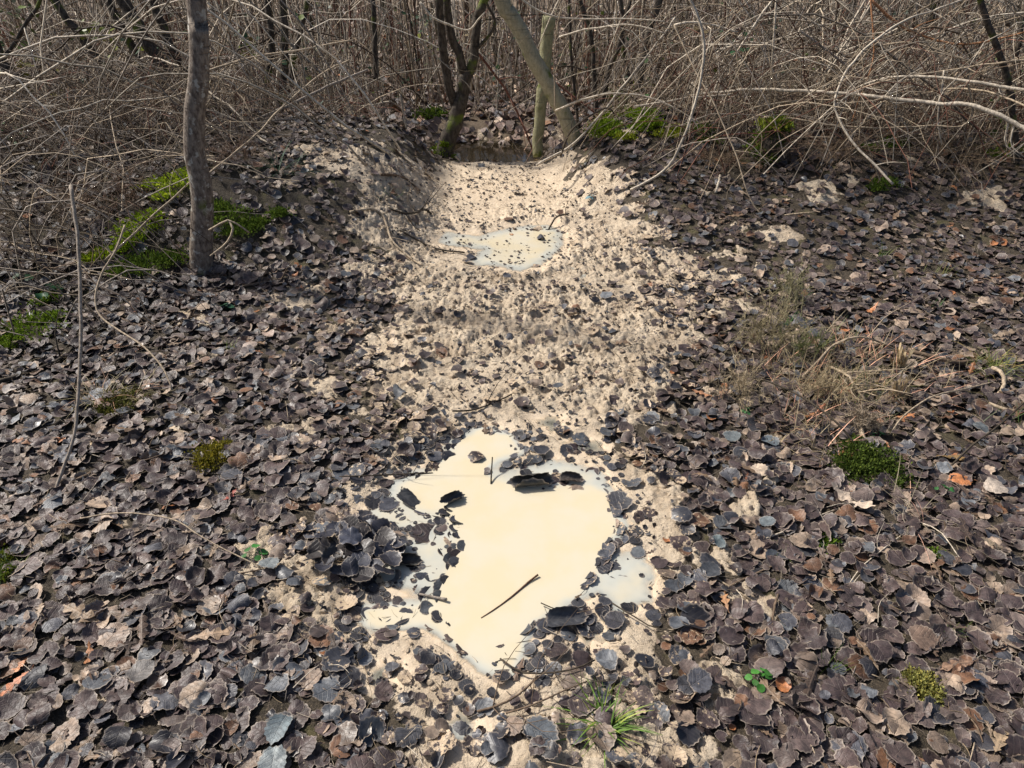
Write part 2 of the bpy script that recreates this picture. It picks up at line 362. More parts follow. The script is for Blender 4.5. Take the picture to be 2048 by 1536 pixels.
me = mesh_np('ground', np.stack([GX, GY, GZ], 1), [np.stack([ii, ii+1, ii+1+nx, ii+nx], 1)], M_G, extra={'mud': np.maximum(GM, GW), 'wet': GW})
tag(link('ground', me), kind='structure')

def water(name, poly, level, step, mat, pad=.12, label=None, lim=None):
    P = np.array(poly); x0, y0 = P.min(0)-pad; x1, y1 = P.max(0)+pad
    ax = np.arange(x0, x1, step); ay = np.arange(y0, y1, step); X, Y = np.meshgrid(ax, ay); X = X.ravel(); Y = Y.ravel()
    D = level-height(X, Y)
    if lim is not None: D = np.where(sdf(poly, X, Y) > lim, -1, D)
    n = len(ax); i = np.arange((len(ay)-1)*n).reshape(-1, n)[:, :-1].ravel()
    q = np.stack([i, i+1, i+1+n, i+n], 1); q = q[(D[q] > 0).any(1)]
    us = np.unique(q); mp = np.zeros(len(X), int); mp[us] = np.arange(len(us))
    me = mesh_np(name, np.stack([X[us], Y[us], np.full(len(us), level)], 1), [mp[q]], mat, extra={'depth': np.maximum(D[us], 0)})
    o = link(name, me); tag(o, label, None, None, 'structure'); return o
water('puddle', PUD, WL, .006, M_W, .12, 'large milky cream puddle in the foreground among dead leaves')
for s in SM: water('puddle', s, WL, .006, M_W, .02, 'small milky pool beside the large puddle', .03)
water('puddle', PUD2, WL2, .01, M_W, .08, 'milky puddle in the muddy cut through the bank')
def m_dark():
    k = NT('ditch_water'); p = k.principled((.022, .017, .010), .06, .5, k.bump(k.noise(14, 3), .002, .5)); return k.done(p)
me = mesh_np('ditch_water', np.array([(-9, 5.2, -.125), (9, 5.2, -.125), (9, 7.9, -.125), (-9, 7.9, -.125)]), [np.array([[0, 1, 2, 3]])], m_dark())
tag(link('ditch_water', me), 'dark still water in the ditch behind the bank', None, None, 'structure')

# ---------------------------------------------------------------- leaves
MOSSPX = [(285,455,34),(262,480,22),(240,500,18),(300,435,18),(350,372,30),(300,375,16),(372,352,16),(200,515,20),(450,440,36),(480,465,26),(430,420,22),(510,450,20),(560,430,16),(300,530,40),(350,520,26),(260,540,26),(60,660,40),(20,690,24),(110,640,18),(425,915,30),(400,935,20),(1210,270,24),(1225,240,22),(1250,225,20),(1290,235,24),(1300,250,18),(1262,178,26),(1330,272,20),(1350,262,14),(1400,262,22),(1735,930,40),(1700,940,26),(1770,950,24),(1845,1375,26),(1640,1088,14),(240,810,26),(1780,290,20),(1770,370,20),(2010,300,22)]
PAL = np.array([(.052, .038, .038), (.072, .052, .049), (.10, .078, .070), (.062, .066, .078), (.10, .112, .125), (.13, .07, .04), (.30, .235, .175), (.20, .155, .12), (.34, .14, .055), (.028, .028, .034)])
PW = np.array([.29, .24, .15, .085, .045, .05, .065, .07, .004, .03]); PW = PW/PW.sum()
def normals(X, Y, e=.04):
    hx = (height(X+e, Y, False)-height(X-e, Y, False))/(2*e); hy = (height(X, Y+e, False)-height(X, Y-e, False))/(2*e)
    return unit(np.stack([-hx, -hy, np.ones_like(hx)], 1))
def frame(N, yaw):
    h = np.stack([np.cos(yaw), np.sin(yaw), 0*yaw], 1); A = unit(h-N*(h*N).sum(1, keepdims=True)); return A, np.cross(N, A)
def round_leaves(C, N, yaw, size, seg, rings, curl=1., g=rng):
    n = len(C); th = np.arange(seg)*2*np.pi/seg
    rad = 1+g.normal(0, .04, (n, 1))*np.cos(th)+g.normal(-.03, .05, (n, 1))*np.cos(2*th)+g.normal(0, .03, (n, 1))*np.sin(3*th)
    rad = rad+.13*np.exp(-((np.angle(np.exp(1j*th)))/.22)**2)-.10*np.exp(-((np.angle(np.exp(1j*(th-np.pi))))/.30)**2)
    if seg >= 16: rad = rad*(1+np.where(np.arange(seg) % 2 == 0, 1, -1)*(.035+.02*g.random((n, 1)))*1.)
    # a few torn leaves
    tear = (g.random((n, 1)) < .16); ta = g.random((n, 1))*6.28
    rad = rad*(1-tear*.45*np.exp(-((np.angle(np.exp(1j*(th-ta))))/(.25+.2*g.random((n, 1))))**2))
    rr = np.linspace(0, 1, rings+1)[1:]
    x = rad[:, None, :]*rr[None, :, None]*np.cos(th); y = rad[:, None, :]*rr[None, :, None]*np.sin(th)*.95
    x = np.concatenate([np.zeros((n, 1)), x.reshape(n, -1)], 1); y = np.concatenate([np.zeros((n, 1)), y.reshape(n, -1)], 1)
    rl = np.concatenate([[0], np.repeat(rr, seg)])[None, :]; tl = np.concatenate([[0], np.tile(th, rings)])[None, :]
    a = g.random((n, 1))*6.28; u = x*np.cos(a)+y*np.sin(a); v = -x*np.sin(a)+y*np.cos(a)
    curl = np.broadcast_to(np.asarray(curl, float).reshape(-1, 1), (n, 1)); k1 = np.abs(g.normal(0, .30, (n, 1)))*curl; k2 = g.normal(0, .14, (n, 1))*curl
    flip = np.where(g.random((n, 1)) < .38, -1, 1); ph = g.random((n, 1))*6.28; ph2 = g.random((n, 1))*6.28
    z = flip*(k1*u*u+k2*v*v)+g.normal(0, .09, (n, 1))*curl*rl**2*np.sin(3*tl+ph)+g.normal(0, .05, (n, 1))*curl*rl**3*np.sin(6*tl+ph2)
    z = z-.12*np.abs(g.normal(0, .5, (n, 1)))*(1-np.minimum(np.abs(y)*4, 1))*rl*.5 + .10*g.random((n, 1))*np.abs(y)
    sh = 1/np.sqrt(1+(k1*u)**2*1.4); x2 = (u*sh)*np.cos(a)-v*np.sin(a); y2 = (u*sh)*np.sin(a)+v*np.cos(a)
    z = z-z.min(1, keepdims=True)*.75
    A, B = frame(N, yaw); s = size[:, None, None]
    V = C[:, None, :]+s*(x2[..., None]*A[:, None]+y2[..., None]*B[:, None]+z[..., None]*N[:, None])
    nv = 1+seg*rings; j = np.arange(seg); j2 = (j+1) % seg
    T = [np.stack([0*j, 1+j, 1+j2], 1)]; Q = []
    for r in range(rings-1):
        b = 1+r*seg; Q.append(np.stack([b+j, b+seg+j, b+seg+j2, b+j2], 1))
    luv = np.stack([x, y, np.broadcast_to(rl, x.shape)], -1)
    return V, np.concatenate(T), (np.concatenate(Q) if Q else np.zeros((0, 4), int)), luv, nv
def oak_leaves(C, N, yaw, size, g=rng):
    n = len(C); K = 27; s = np.linspace(0, 1, K); lob = .5+.5*np.cos(2*np.pi*4.0*(s-.08)); env = np.sin(np.pi*np.clip(s, 0, 1)**.85)**.75*(.55+.5*s)
    wv = env*(.16+.42*lob**.7)*.62; wv[0] = .01; wv[-1] = .03
    cr = np.array([-1, -.5, 0, .5, 1])
    x = np.broadcast_to(((s-.5)*2)[:, None]+.10*np.abs(cr)*(lob[:, None]), (K, 5)); y = wv[:, None]*cr*1.15
    x = np.broadcast_to(x[None], (n, K, 5))*1.; y = y[None]*(1+g.normal(0, .1, (n, 1, 1)))
    y = y*(1+.15*np.sin(7*x+g.random((n, 1, 1))*6)*np.sign(y))
    z = g.normal(0, .22, (n, 1, 1))*x**2+np.abs(g.normal(.5, .5, (n, 1, 1)))*y*y*np.where(g.random((n, 1, 1)) < .5, 1, -1)+.05*np.sin(9*x+g.random((n, 1, 1))*6)*np.abs(y)*3
    z = z-z.reshape(n, -1).min(1)[:, None, None]*.8
    A, B = frame(N, yaw); sz = size[:, None, None, None]
    V = C[:, None, None, :]+sz*(x[..., None]*A[:, None, None]+y[..., None]*B[:, None, None]+z[..., None]*N[:, None, None])
    i = (np.arange(K-1)*5)[:, None]+np.arange(4)[None]; i = i.ravel(); Q = np.stack([i, i+1, i+6, i+5], 1)
    luv = np.stack([x, y*.6, np.broadcast_to(np.abs(cr), x.shape)*.9], -1).reshape(n, -1, 3)
    return V.reshape(n, -1, 3), np.zeros((0, 3), int), Q, luv, K*5
def leaf_field(y0, y1, dens, pad=.35, g=rng):
    ar = []
    y = y0
    while y < y1:
        dy = .25; hwid = .7135*(.8387*(y+dy)+.8714)+pad; n = int(dens*dy*2*hwid)
        ar.append(np.stack([g.uniform(-hwid, hwid, n), g.uniform(y, y+dy, n)], 1)); y += dy
    return np.concatenate(ar)
MOSS3 = []
for x_, y_, r_ in MOSSPX:
    c_ = ground(x_, y_); MOSS3.append((c_[0], c_[1], r_*(c_[1]*math.cos(PITCH)-(c_[2]-CH)*math.sin(PITCH))/F))
def leaf_keep(X, Y, g=rng):
    m = mudmask(X, Y); d = np.minimum.reduce([sdf(PUD, X, Y)]+[sdf(s, X, Y) for s in SM]); dd = sdf(DEEP, X, Y); d2 = sdf(PUD2, X, Y)
    q = np.abs(X-xc(Y))
    p = 1-m*np.where((Y > 2.9) & (np.abs(X-.05) > .62), .50, .90)
    for mx, my, mr in MOSS3: p = np.where((X-mx)**2+(Y-my)**2 < (mr*.95)**2, p*.12, p)
    up = ss(2.5, 4.2, Y); p = p*(1-.35*up*m)
    p = np.where((q < .5) & (Y > 3.4) & (Y < 5.6), p*.45, p); p = np.where((q >= .5) & (q < .95) & (X < 0) & (Y > 3.7) & (Y < 5.3), p*.45, p)
    p = np.maximum(p, .30*ss(.22, .05, d)*(Y < 1.9)*ss(-.5, .5, fbm(X, Y, 5, 2, 14)+.2))       # wet leaves round the near puddle
    p = np.maximum(p, .38*ss(1.24, 1.12, Y)*m)                                             # the leaf litter closes again at the bottom
    p = p*(1-.65*ss(.12, .03, d)*(Y > 1.15)*(X > -.25)); p = np.where(d < 0, np.where(dd < .0, .004, .16+.12*ss(-.05, -.22, X)), p)
    p = np.where(d2 < 0, .04, p)
    p = np.where((Y > 5.9) & (Y < 6.35) & (np.abs(X) < 1.3), p*.3, p)
    return g.random(len(X)) < p
def leaf_attrs(X, Y, Z, g=rng):
    n = len(X); m = mudmask(X, Y); ci = g.choice(len(PAL), n, p=PW)
    d = np.minimum.reduce([sdf(PUD, X, Y)]+[sdf(s, X, Y) for s in SM])
    wetp = ss(.30, .0, d)*.6+.12*m+.05
    wet = (g.random(n) < wetp)*g.uniform(.5, 1, n)
    sl = (wet > 0) & (g.random(n) < .6); ci = np.where(sl, g.choice([3, 4, 9, 3, 9], n), ci)
    col = PAL[ci]*g.uniform(.7, 1.45, (n, 1))
    sm = sdf(MUD, X, Y)
    mud = np.where(g.random(n) < .88, .78*ss(.34, -.02, sm)*g.uniform(.5, 1.15, n), 0)*(1-.25*(wet > 0))
    return ci, col, wet, mud
def place(XY, smin, smax, tilt=.20, lift=.016, g=rng):
    X, Y = XY[:, 0], XY[:, 1]; n = len(X); Z = height(X, Y)
    d = np.minimum(sdf(PUD, X, Y), sdf(PUD2, X, Y)); 
    N = normals(X, Y); damp = np.where(d < .03, .25, 1.)[:, None]
    N = unit(N+np.stack([g.normal(0, tilt, n), g.normal(0, tilt, n), 0*X], 1)*damp)
    zz = Z+.002+lift*g.random(n)**1.3
    zz = np.where(sdf(PUD, X, Y) < 0, np.where(g.random(n) < .6, np.maximum(Z, WL-.005)+.0003, WL+g.uniform(-.003, .002, n)), zz)
    zz = np.where(sdf(PUD2, X, Y) < 0, WL2+g.uniform(-.003, .003, n), zz)
    size = (smin+(smax-smin)*g.random(n)**1.3)*np.where(g.random(n) < .15, .6, 1)*np.where(g.random(n) < .06, 1.25, 1)
    return np.stack([X, Y, zz], 1), N, g.random(n)*6.28, size
def merged(name, parts, mat, label, cat):
    Vs = []; Fs3 = []; Fs4 = []; Cs = []; Us = []; Ws = []; Ms = []; off = 0
    for (V, T, Q, luv, nv, col, wet, mud) in parts:
        n = len(V); b = (np.arange(n)*nv)[:, None, None]+off
        if len(T): Fs3.append((T[None]+b).reshape(-1, 3))
        if len(Q): Fs4.append((Q[None]+b).reshape(-1, 4))
        Vs.append(V.reshape(-1, 3)); Us.append(luv.reshape(-1, 3)); Cs.append(np.repeat(col, nv, 0)); Ws.append(np.repeat(wet, nv)); Ms.append(np.repeat(mud, nv)); off += n*nv
    F = ([np.concatenate(Fs3)] if Fs3 else [])+([np.concatenate(Fs4)] if Fs4 else [])
    me = mesh_np(name, np.concatenate(Vs), F, mat, np.concatenate(Cs), {'wet': np.concatenate(Ws), 'mud': np.concatenate(Ms)}, np.concatenate(Us))
    return tag(link(name, me), label, cat, None, 'stuff')
CNAME = ['dark purple-brown', 'brown', 'grey-brown', 'slate blue-grey', 'pale blue-grey', 'warm rust-brown', 'bleached tan', 'pale tan-brown', 'orange', 'blackened wet']
def region(px, py, X, Y):
    if sdf(PUD, np.array([X]), np.array([Y]))[0] < .02: return 'in the puddle shallows'
    if 640 < px < 1400 and py > 1430: return 'at the bottom edge below the puddle'
    if 640 < px < 1400 and py > 1230: return 'just below the puddle'
    h = 'left' if px < 1000 else 'right'
    e = ('along the %s edge' % h) if (px < 230 or px > 1830) else ('halfway to the %s edge' % h) if (px < 480 or px > 1580) else ('near the %s shore of the puddle' % h)
    v = ', bottom row' if py > 1420 else ', low down' if py > 1260 else ', level with the puddle' if py > 900 else ', above the puddle'
    if 'shore' in e and 'level' in v: v = ''
    return e+v
def single_leaf(kind, V, T, Q, luv, col, wet, mud, label, cat, group, size, stalk_dir=None):
    nv = len(V); V2, loc = recenter(V)
    me = mesh_np(kind, V2, [f for f in (T, Q) if len(f)], M_L, np.broadcast_to(col, (nv, 3)), {'wet': np.full(nv, wet), 'mud': np.full(nv, mud)}, luv)
    o = link(kind, me, None, loc); tag(o, label, cat, group)
    if stalk_dir is not None:
        c = V2[0 if kind != 'oak_leaf' else 2]; L = size*random.uniform(.8, 1.5)
        side = np.array([-stalk_dir[1], stalk_dir[0], 0])*random.uniform(-.5, .5)
        b0 = V2[stalk_dir[3]] if len(stalk_dir) > 3 else c
        p = spline([b0, b0+(stalk_dir[:3]+side*.3)*L*.5+np.array([0, 0, .003]), b0+(stalk_dir[:3]+side)*L+np.array([0, 0, random.uniform(-.004, .012)])], 6)
        v, q, t = tubes(p[None], np.linspace(.0009, .0007, 6)[None], 4)
        s = link('leaf_stalk', mesh_np('leaf_stalk', v, [q, t], M_B, np.broadcast_to(np.array(col)*.8+.02, (len(v), 3))), o)
    return o
# near: high detail, the 300 showing largest are objects of their own
A = leaf_field(.55, 1.95, 1300); A = A[leaf_keep(A[:, 0], A[:, 1])]
C, N, yaw, size = place(A, .013, .037, .17, .015)
V, T, Q, luv, nv = round_leaves(C, N, yaw, size, 28, 3, .10+.25*ss(-.005, .02, sdf(PUD, C[:, 0], C[:, 1]))+.65*ss(.02, .24, sdf(PUD, C[:, 0], C[:, 1])))
ci, col, wet, mud = leaf_attrs(A[:, 0], A[:, 1], C[:, 2])
px, py, zc = topix(C[:, 0], C[:, 1], C[:, 2])
vis = (px > 10) & (px < 2038) & (py > 10) & (py < 1530)
score = np.where(vis, size/zc+ (C[:, 2]-height(C[:, 0], C[:, 1]))*.5, 0); order = np.argsort(-score); pick = order[:270]; mask = np.ones(len(C), bool); mask[pick] = False
for i in pick:
    rg = region(px[i], py[i], C[i, 0], C[i, 1]); cn = CNAME[ci[i]]; sz = 'big ' if size[i] > .0385 else 'medium ' if size[i] > .034 else 'smaller '
    A_, _ = frame(N[i:i+1], yaw[i:i+1]); sdir = np.array([-A_[0, 0], -A_[0, 1], -A_[0, 2]*.3])
    sd_ = np.concatenate([sdir, [0]]); k_ = 1+2*28+14
    class _D(np.ndarray): pass
    st = None
    if i % 2 == 0: st = [sdir[0], sdir[1], sdir[2], k_]
    if st is not None:
        o = single_leaf('poplar_leaf', V[i], T, Q, luv[i], col[i], wet[i], mud[i], f'{sz}{cn} leaf {rg}', 'leaf', f'{cn} round leaves {rg}', size[i])
        b0 = np.array(V[i][k_])-np.array(o.location); L = size[i]*random.uniform(.7, 1.3); sdv = np.array(st[:3])
        p = spline([b0, b0+sdv*L*.5+np.array([0, 0, .002]), b0+sdv*L+np.array([sdv[1], -sdv[0], 0])*L*random.uniform(-.4, .4)], 6)
        v, q, t = tubes(p[None], np.linspace(.0010, .0008, 6)[None], 4)
        link('leaf_stalk', mesh_np('leaf_stalk', v, [q, t], M_B, np.broadcast_to(col[i]*.8+.015, (len(v), 3))), o)
    else:
        single_leaf('poplar_leaf', V[i], T, Q, luv[i], col[i], wet[i], mud[i], f'{sz}{cn} leaf {rg}', 'leaf', f'{cn} round leaves {rg}', size[i])
litter = [(V[mask], T, Q, luv[mask], nv, col[mask], wet[mask], mud[mask])]
for (y0, y1, dens, seg, rings, pad) in ((1.95, 3.3, 1150, 16, 2, .3), (3.3, 5.9, 620, 12, 2, .3), (5.9, 9, 330, 6, 1, .4), (9, 15, 170, 6, 1, .4)):
    A = leaf_field(y0, y1, dens, pad); A = A[leaf_keep(A[:, 0], A[:, 1])]
    far = y0 > 5
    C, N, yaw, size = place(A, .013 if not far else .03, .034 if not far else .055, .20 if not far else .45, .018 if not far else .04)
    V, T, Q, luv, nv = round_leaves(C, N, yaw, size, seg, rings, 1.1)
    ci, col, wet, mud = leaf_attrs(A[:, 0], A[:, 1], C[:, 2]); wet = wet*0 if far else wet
    if far: col = col*1.9+np.array([.07, .045, .022])  # far leaves lightened in colour to make up for patchy sunlight
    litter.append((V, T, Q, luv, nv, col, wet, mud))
A = leaf_field(.6, 6, 85, .2); A = A[leaf_keep(A[:, 0], A[:, 1])]
C, N, yaw, size = place(A, .020, .050, .25, .024); V, T, Q, luv, nv = oak_leaves(C, N, yaw, size)
n = len(A); oc = np.array([(.17, .115, .07), (.26, .20, .14), (.085, .06, .045), (.34, .15, .06), (.13, .09, .065)])[rng.choice(5, n, p=[.25, .13, .32, .03, .27])]*rng.uniform(.7, 1.3, (n, 1))
litter.append((V, T, Q, luv, nv, oc, np.zeros(n), .6*ss(.3, 0, sdf(MUD, A[:, 0], A[:, 1]))*rng.random(n)))
# torn scraps of wet leaf floating in the left shallows and along the shore
A = rng.uniform((-.48, 1.05), (.40, 2.2), (5200, 2)); sp_ = sdf(PUD, A[:, 0], A[:, 1]); dq = sdf(DEEP, A[:, 0], A[:, 1]); A = A[(sp_ < .10) & (dq > .0) & (rng.random(len(A)) < np.where(A[:, 0] < -.1, .42, .22)) & (fbm(A[:, 0], A[:, 1], 7, 2, 23) > -.12)]
C, N, yaw, size = place(A, .003, .024, .06, .004); C[:, 2] = np.where(sdf(PUD, A[:, 0], A[:, 1]) < 0, WL+rng.uniform(-.006, .001, len(A)), C[:, 2]); V, T, Q, luv, nv = round_leaves(C, N, yaw, size, 14, 2, .25)
n = len(A); litter.append((V, T, Q, luv, nv, PAL[rng.choice([3, 4, 9, 9, 0], n)]*rng.uniform(.5, 1.2, (n, 1)), np.full(n, .6), rng.uniform(0, .5, n)))
# crumbs of leaf and bark on the mud
A = leaf_field(.8, 5.6, 1700, 0); m = mudmask(A[:, 0], A[:, 1]); d = sdf(PUD, A[:, 0], A[:, 1]); A = A[(m > .3) & (d > .0) & (np.abs(A[:, 0]) < 1.6) & (fbm(A[:, 0], A[:, 1], 5, 3, 17) > rng.uniform(-.35, .55, len(A)))]
C, N, yaw, size = place(A, .002, .012, .6, .005); V, T, Q, luv, nv = round_leaves(C, N, yaw, size, 6, 1, 1.4)
n = len(A); cc = PAL[rng.choice([0, 1, 3, 9, 2, 7], n)]*rng.uniform(.5, 1.1, (n, 1))
litter.append((V, T, Q, luv, nv, cc, np.zeros(n), rng.uniform(0, .5, n)))
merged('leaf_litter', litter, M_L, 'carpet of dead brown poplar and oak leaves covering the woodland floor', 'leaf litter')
def m_deb():
    k = NT('debris'); c = k.attr('col'); return k.done(k.principled(k.mix(k.noise(200, 2), k.mix(1., c, (.6, .6, .6), 'MULTIPLY'), c), .8, .2))
A = leaf_field(.7, 5.8, 560, .2); A = A[rng.random(len(A)) < 1-.35*mudmask(A[:, 0], A[:, 1])]; sp_ = sdf(PUD, A[:, 0], A[:, 1]); sh_ = (sp_ <= 0) & (sdf(DEEP, A[:, 0], A[:, 1]) > .012) & (A[:, 0] < .1); A = A[((sp_ > 0) | sh_) & (sdf(PUD2, A[:, 0], A[:, 1]) > 0)]
n = len(A); L = rng.uniform(.008, .07, n)**1.0; a = rng.random(n)*6.28; d = np.stack([np.cos(a), np.sin(a), rng.normal(.03, .12, n)], 1); z = height(A[:, 0], A[:, 1])+.006+.018*rng.random(n)*(1-mudmask(A[:, 0], A[:, 1])*.8); z = np.where(sdf(PUD, A[:, 0], A[:, 1]) <= 0, WL+.001, z)
t = np.linspace(-.5, .5, 5)[None, :, None]; bow = rng.normal(0, .10, (n, 1, 1))*np.stack([-d[:, 1], d[:, 0], 0*a+.4], 1)[:, None]
P = np.stack([A[:, 0], A[:, 1], z], 1)[:, None]+L[:, None, None]*(d[:, None]*t+bow*(1-4*t*t))
V, q, t_ = tubes(P, (rng.uniform(.0004, .0013, (n, 1))*np.linspace(1, .6, 5)[None]), 3, False)
cc = np.array([(.30, .24, .17), (.5, .42, .32), (.12, .09, .07), (.05, .04, .03), (.36, .27, .17)])[rng.integers(0, 5, n)]*rng.uniform(.7, 1.3, (n, 1))
tag(link('litter_debris', mesh_np('litter_debris', V, [q], m_deb(), np.repeat(cc, 15, 0))), 'fine leaf stalks, straw bits and twig crumbs strewn through the leaf litter', 'debris', None, 'stuff')
# crumbs of mud lying on the churned strip
A = leaf_field(1.0, 5.2, 2000, 0); m = mudmask(A[:, 0], A[:, 1]); A = A[(m > .4) & (np.abs(A[:, 0]) < 1.6) & (sdf(PUD, A[:, 0], A[:, 1]) > .04) & (sdf(PUD2, A[:, 0], A[:, 1]) > .06) & (fbm(A[:, 0], A[:, 1], 4, 3, 19) > rng.uniform(-.15, .6, len(A)))]
n = len(A); ph = (1+5**.5)/2; ico = unit(np.array([(-1, ph, 0), (1, ph, 0), (-1, -ph, 0), (1, -ph, 0), (0, -1, ph), (0, 1, ph), (0, -1, -ph), (0, 1, -ph), (ph, 0, -1), (ph, 0, 1), (-ph, 0, -1), (-ph, 0, 1)], float))
icf = np.array([(0, 11, 5), (0, 5, 1), (0, 1, 7), (0, 7, 10), (0, 10, 11), (1, 5, 9), (5, 11, 4), (11, 10, 2), (10, 7, 6), (7, 1, 8), (3, 9, 4), (3, 4, 2), (3, 2, 6), (3, 6, 8), (3, 8, 9), (4, 9, 5), (2, 4, 11), (6, 2, 10), (8, 6, 7), (9, 8, 1)])
r = .0018+.009*rng.random(n)**2.6; sc = r[:, None, None]*rng.uniform(.55, 1.3, (n, 12, 1))*rng.uniform(.6, 1.3, (n, 1, 3))*np.array([1.15, 1.15, .75]); C = np.stack([A[:, 0], A[:, 1], height(A[:, 0], A[:, 1])+r*.25], 1)
V = (C[:, None]+ico[None]*sc).reshape(-1, 3); T = (icf[None]+(np.arange(n)*12)[:, None, None]).reshape(-1, 3)
tag(link('mud_crumbs', mesh_np('mud_crumbs', V, [T], M_G, extra={'mud': np.ones(len(V)), 'wet': np.zeros(len(V))})), 'crumbs and clods of pale mud strewn over the churned muddy strip', 'mud', None, 'stuff')
#@@OBJECTS
# ---------------------------------------------------------------- stems, branches, trees
TAN, PALE, GREY, BRN, DARK, ORG, GRN, RED = (.42, .34, .245), (.58, .51, .41), (.30, .26, .22), (.16, .115, .08), (.06, .048, .035), (.36, .18, .09), (.11, .13, .045), (.19, .085, .06)
def path3(pts, Y=None, lift=0.):
    n = len(pts); out = []
    cum = [0.]
    for a, b in zip(pts, pts[1:]): cum.append(cum[-1]+math.hypot(b[0]-a[0], b[1]-a[1]))
    for i, p in enumerate(pts):
        if Y is None:
            lf = p[2] if len(p) > 2 else lift; g0 = ground(p[0], p[1], lf)
            if sdf(PUD, np.array([g0[0]]), np.array([g0[1]]))[0] < 0: g0 = (*flat(p[0], p[1], WL+max(0, lf-.010)), WL+max(0, lf-.010))
            out.append(g0)
        else:
            y = Y[i] if len(Y) == n else Y[0]+(Y[1]-Y[0])*cum[i]/cum[-1]
            out.append(at(p[0], p[1], y))
    return np.array(out)
def zcam(p): return p[1]*math.cos(PITCH)-(p[2]-CH)*math.sin(PITCH)
def limb_geo(P3, w0, w1, ns=7, crook=.15, step=.03, knots=1., px=True):
    L = np.linalg.norm(np.diff(P3, axis=0), axis=1).sum(); n = int(np.clip(L/step, 6, 90)); P = spline(P3, n)
    wd = np.linspace(w0, w1, n); r = np.array([wd[i]/2*zcam(P[i])/F for i in range(n)]) if px else wd/2
    s = random.random()*50; t = np.linspace(0, L, n)
    for ax in range(3): P[:, ax] += crook*r.mean()*2.2*(pn(t*7+s, t*0+ax*9.1, 4)+.6*pn(t*22+s, t*0+ax*5.3, 6))
    r = r*(1+knots*(.16*pn(t*16+s, t*0+3, 8)+.10*np.maximum(0, pn(t*40+s, t*0+1, 9))))
    return P, r, tubes(P[None], r[None], ns)
def limb(kind, pts3, w0, w1, col, mat=None, parent=None, ns=7, crook=.15, px=True, smooth=True, lab=None, cat=None, grp=None, side=0, sidecol=None):
    P, r, (V, q, t) = limb_geo(pts3, w0, w1, ns, crook, px=px, knots=.3 if w0 > 14 and px else 1.); g = Geo(); g.add(V, q, t, col)
    for k in range(side):
        i = random.randrange(len(P)//6, len(P)-1); d = unit(P[min(i+1, len(P)-1)]-P[i-1]); o = unit(np.cross(d, np.random.default_rng(random.randrange(9**9)).normal(size=3)))
        Ls = random.uniform(.05, .22); p = spline([P[i], P[i]+(d*.6+o)*Ls*.5, P[i]+(d*.9+o*.8+np.array([0, 0, .2]))*Ls], 6)
        v2, q2, t2 = tubes(p[None], np.linspace(r[i]*.5, r[i]*.18, 6)[None], 4); g.add(v2, q2, t2, sidecol or col)
    if parent is None:
        me, loc = g.mesh(kind, mat or M_B, center=True); o = link(kind, me, None, loc); return tag(o, lab, cat, grp)
    V = np.concatenate(g.V)-np.array(parent.location)
    me = mesh_np(kind, V, [np.concatenate(g.Q), np.concatenate(g.T)], mat or M_B, np.concatenate(g.C)); return link(kind, me, parent)
def empty(name, loc, label, cat, group=None):
    o = bpy.data.objects.new(name, None); S.collection.objects.link(o); o.location = [float(v) for v in loc]; o.empty_display_size = .05; return tag(o, label, cat, group)
def moss_mesh(centers, rad, n, colr, size=.010, up=.6, squash=.5, mat=None, parent=None, name='moss'):
    """fronds scattered over mounds (world centres, radii); follows the ground"""
    Vs = []; g = np.random.default_rng(random.randrange(9**9)); per = max(1, n//len(centers))
    for c, r in zip(centers, rad):
        u = g.normal(size=(per, 3)); u = unit(u); u[:, 2] = np.abs(u[:, 2]); k = g.random((per, 1))**.25
        k = k*np.where(g.random((per, 1)) < .3, 1.25, 1); lump = 1+.6*pn(u[:, 0]*3+c[0]*7, u[:, 1]*3+c[1]*7, 5)[:, None]
        p = np.array(c)+u*k*r*np.array([1, 1, squash])*lump
        Vs.append(np.concatenate([p, u], 1))
    A = np.concatenate(Vs); p, u = A[:, :3], A[:, 3:]; m = len(p)
    d = unit(u*.6+np.array([0, 0, up])+g.normal(0, .45, (m, 3))); s = unit(np.cross(d, g.normal(size=(m, 3))))
    L = size*g.uniform(.6, 1.5, (m, 1)); W = L*.28; b = p; e = p+d*L; mid = p+d*L*.5+u*L*.1
    V = np.stack([b-s*W*.4, b+s*W*.4, mid+s*W, e, mid-s*W], 1); V = V.reshape(-1, 3)
    i = (np.arange(m)*5)[:, None]; T = np.concatenate([i+np.array([[0, 1, 2]]), i+np.array([[0, 2, 4]]), i+np.array([[4, 2, 3]])])
    c = np.array(colr)*g.uniform(.45, 1.45, (m, 1))*np.where(g.random((m, 1)) < .3, [[1.7, 1.45, 1.1]], [[1.15, 1.1, 1]])
    return V, T, np.repeat(c, 5, 0)
def moss_px(spots, n, colr, label, size=.010, group=None, lift=.006):
    """spots: (px,py,radius px)"""
    cs = []; rs = []
    for x, y, r in spots:
        c = ground(x, y); cs.append((c[0], c[1], c[2]+lift)); rs.append(r*1.35*zcam(c)/F)
    V, T, c = moss_mesh(cs, rs, int(n*1.5), colr, size, .6, .34); V, loc = recenter(V)
    return tag(link('moss_clump', mesh_np('moss_clump', V, [T], M_MO, c, smooth=False), None, loc), label, 'moss', group)

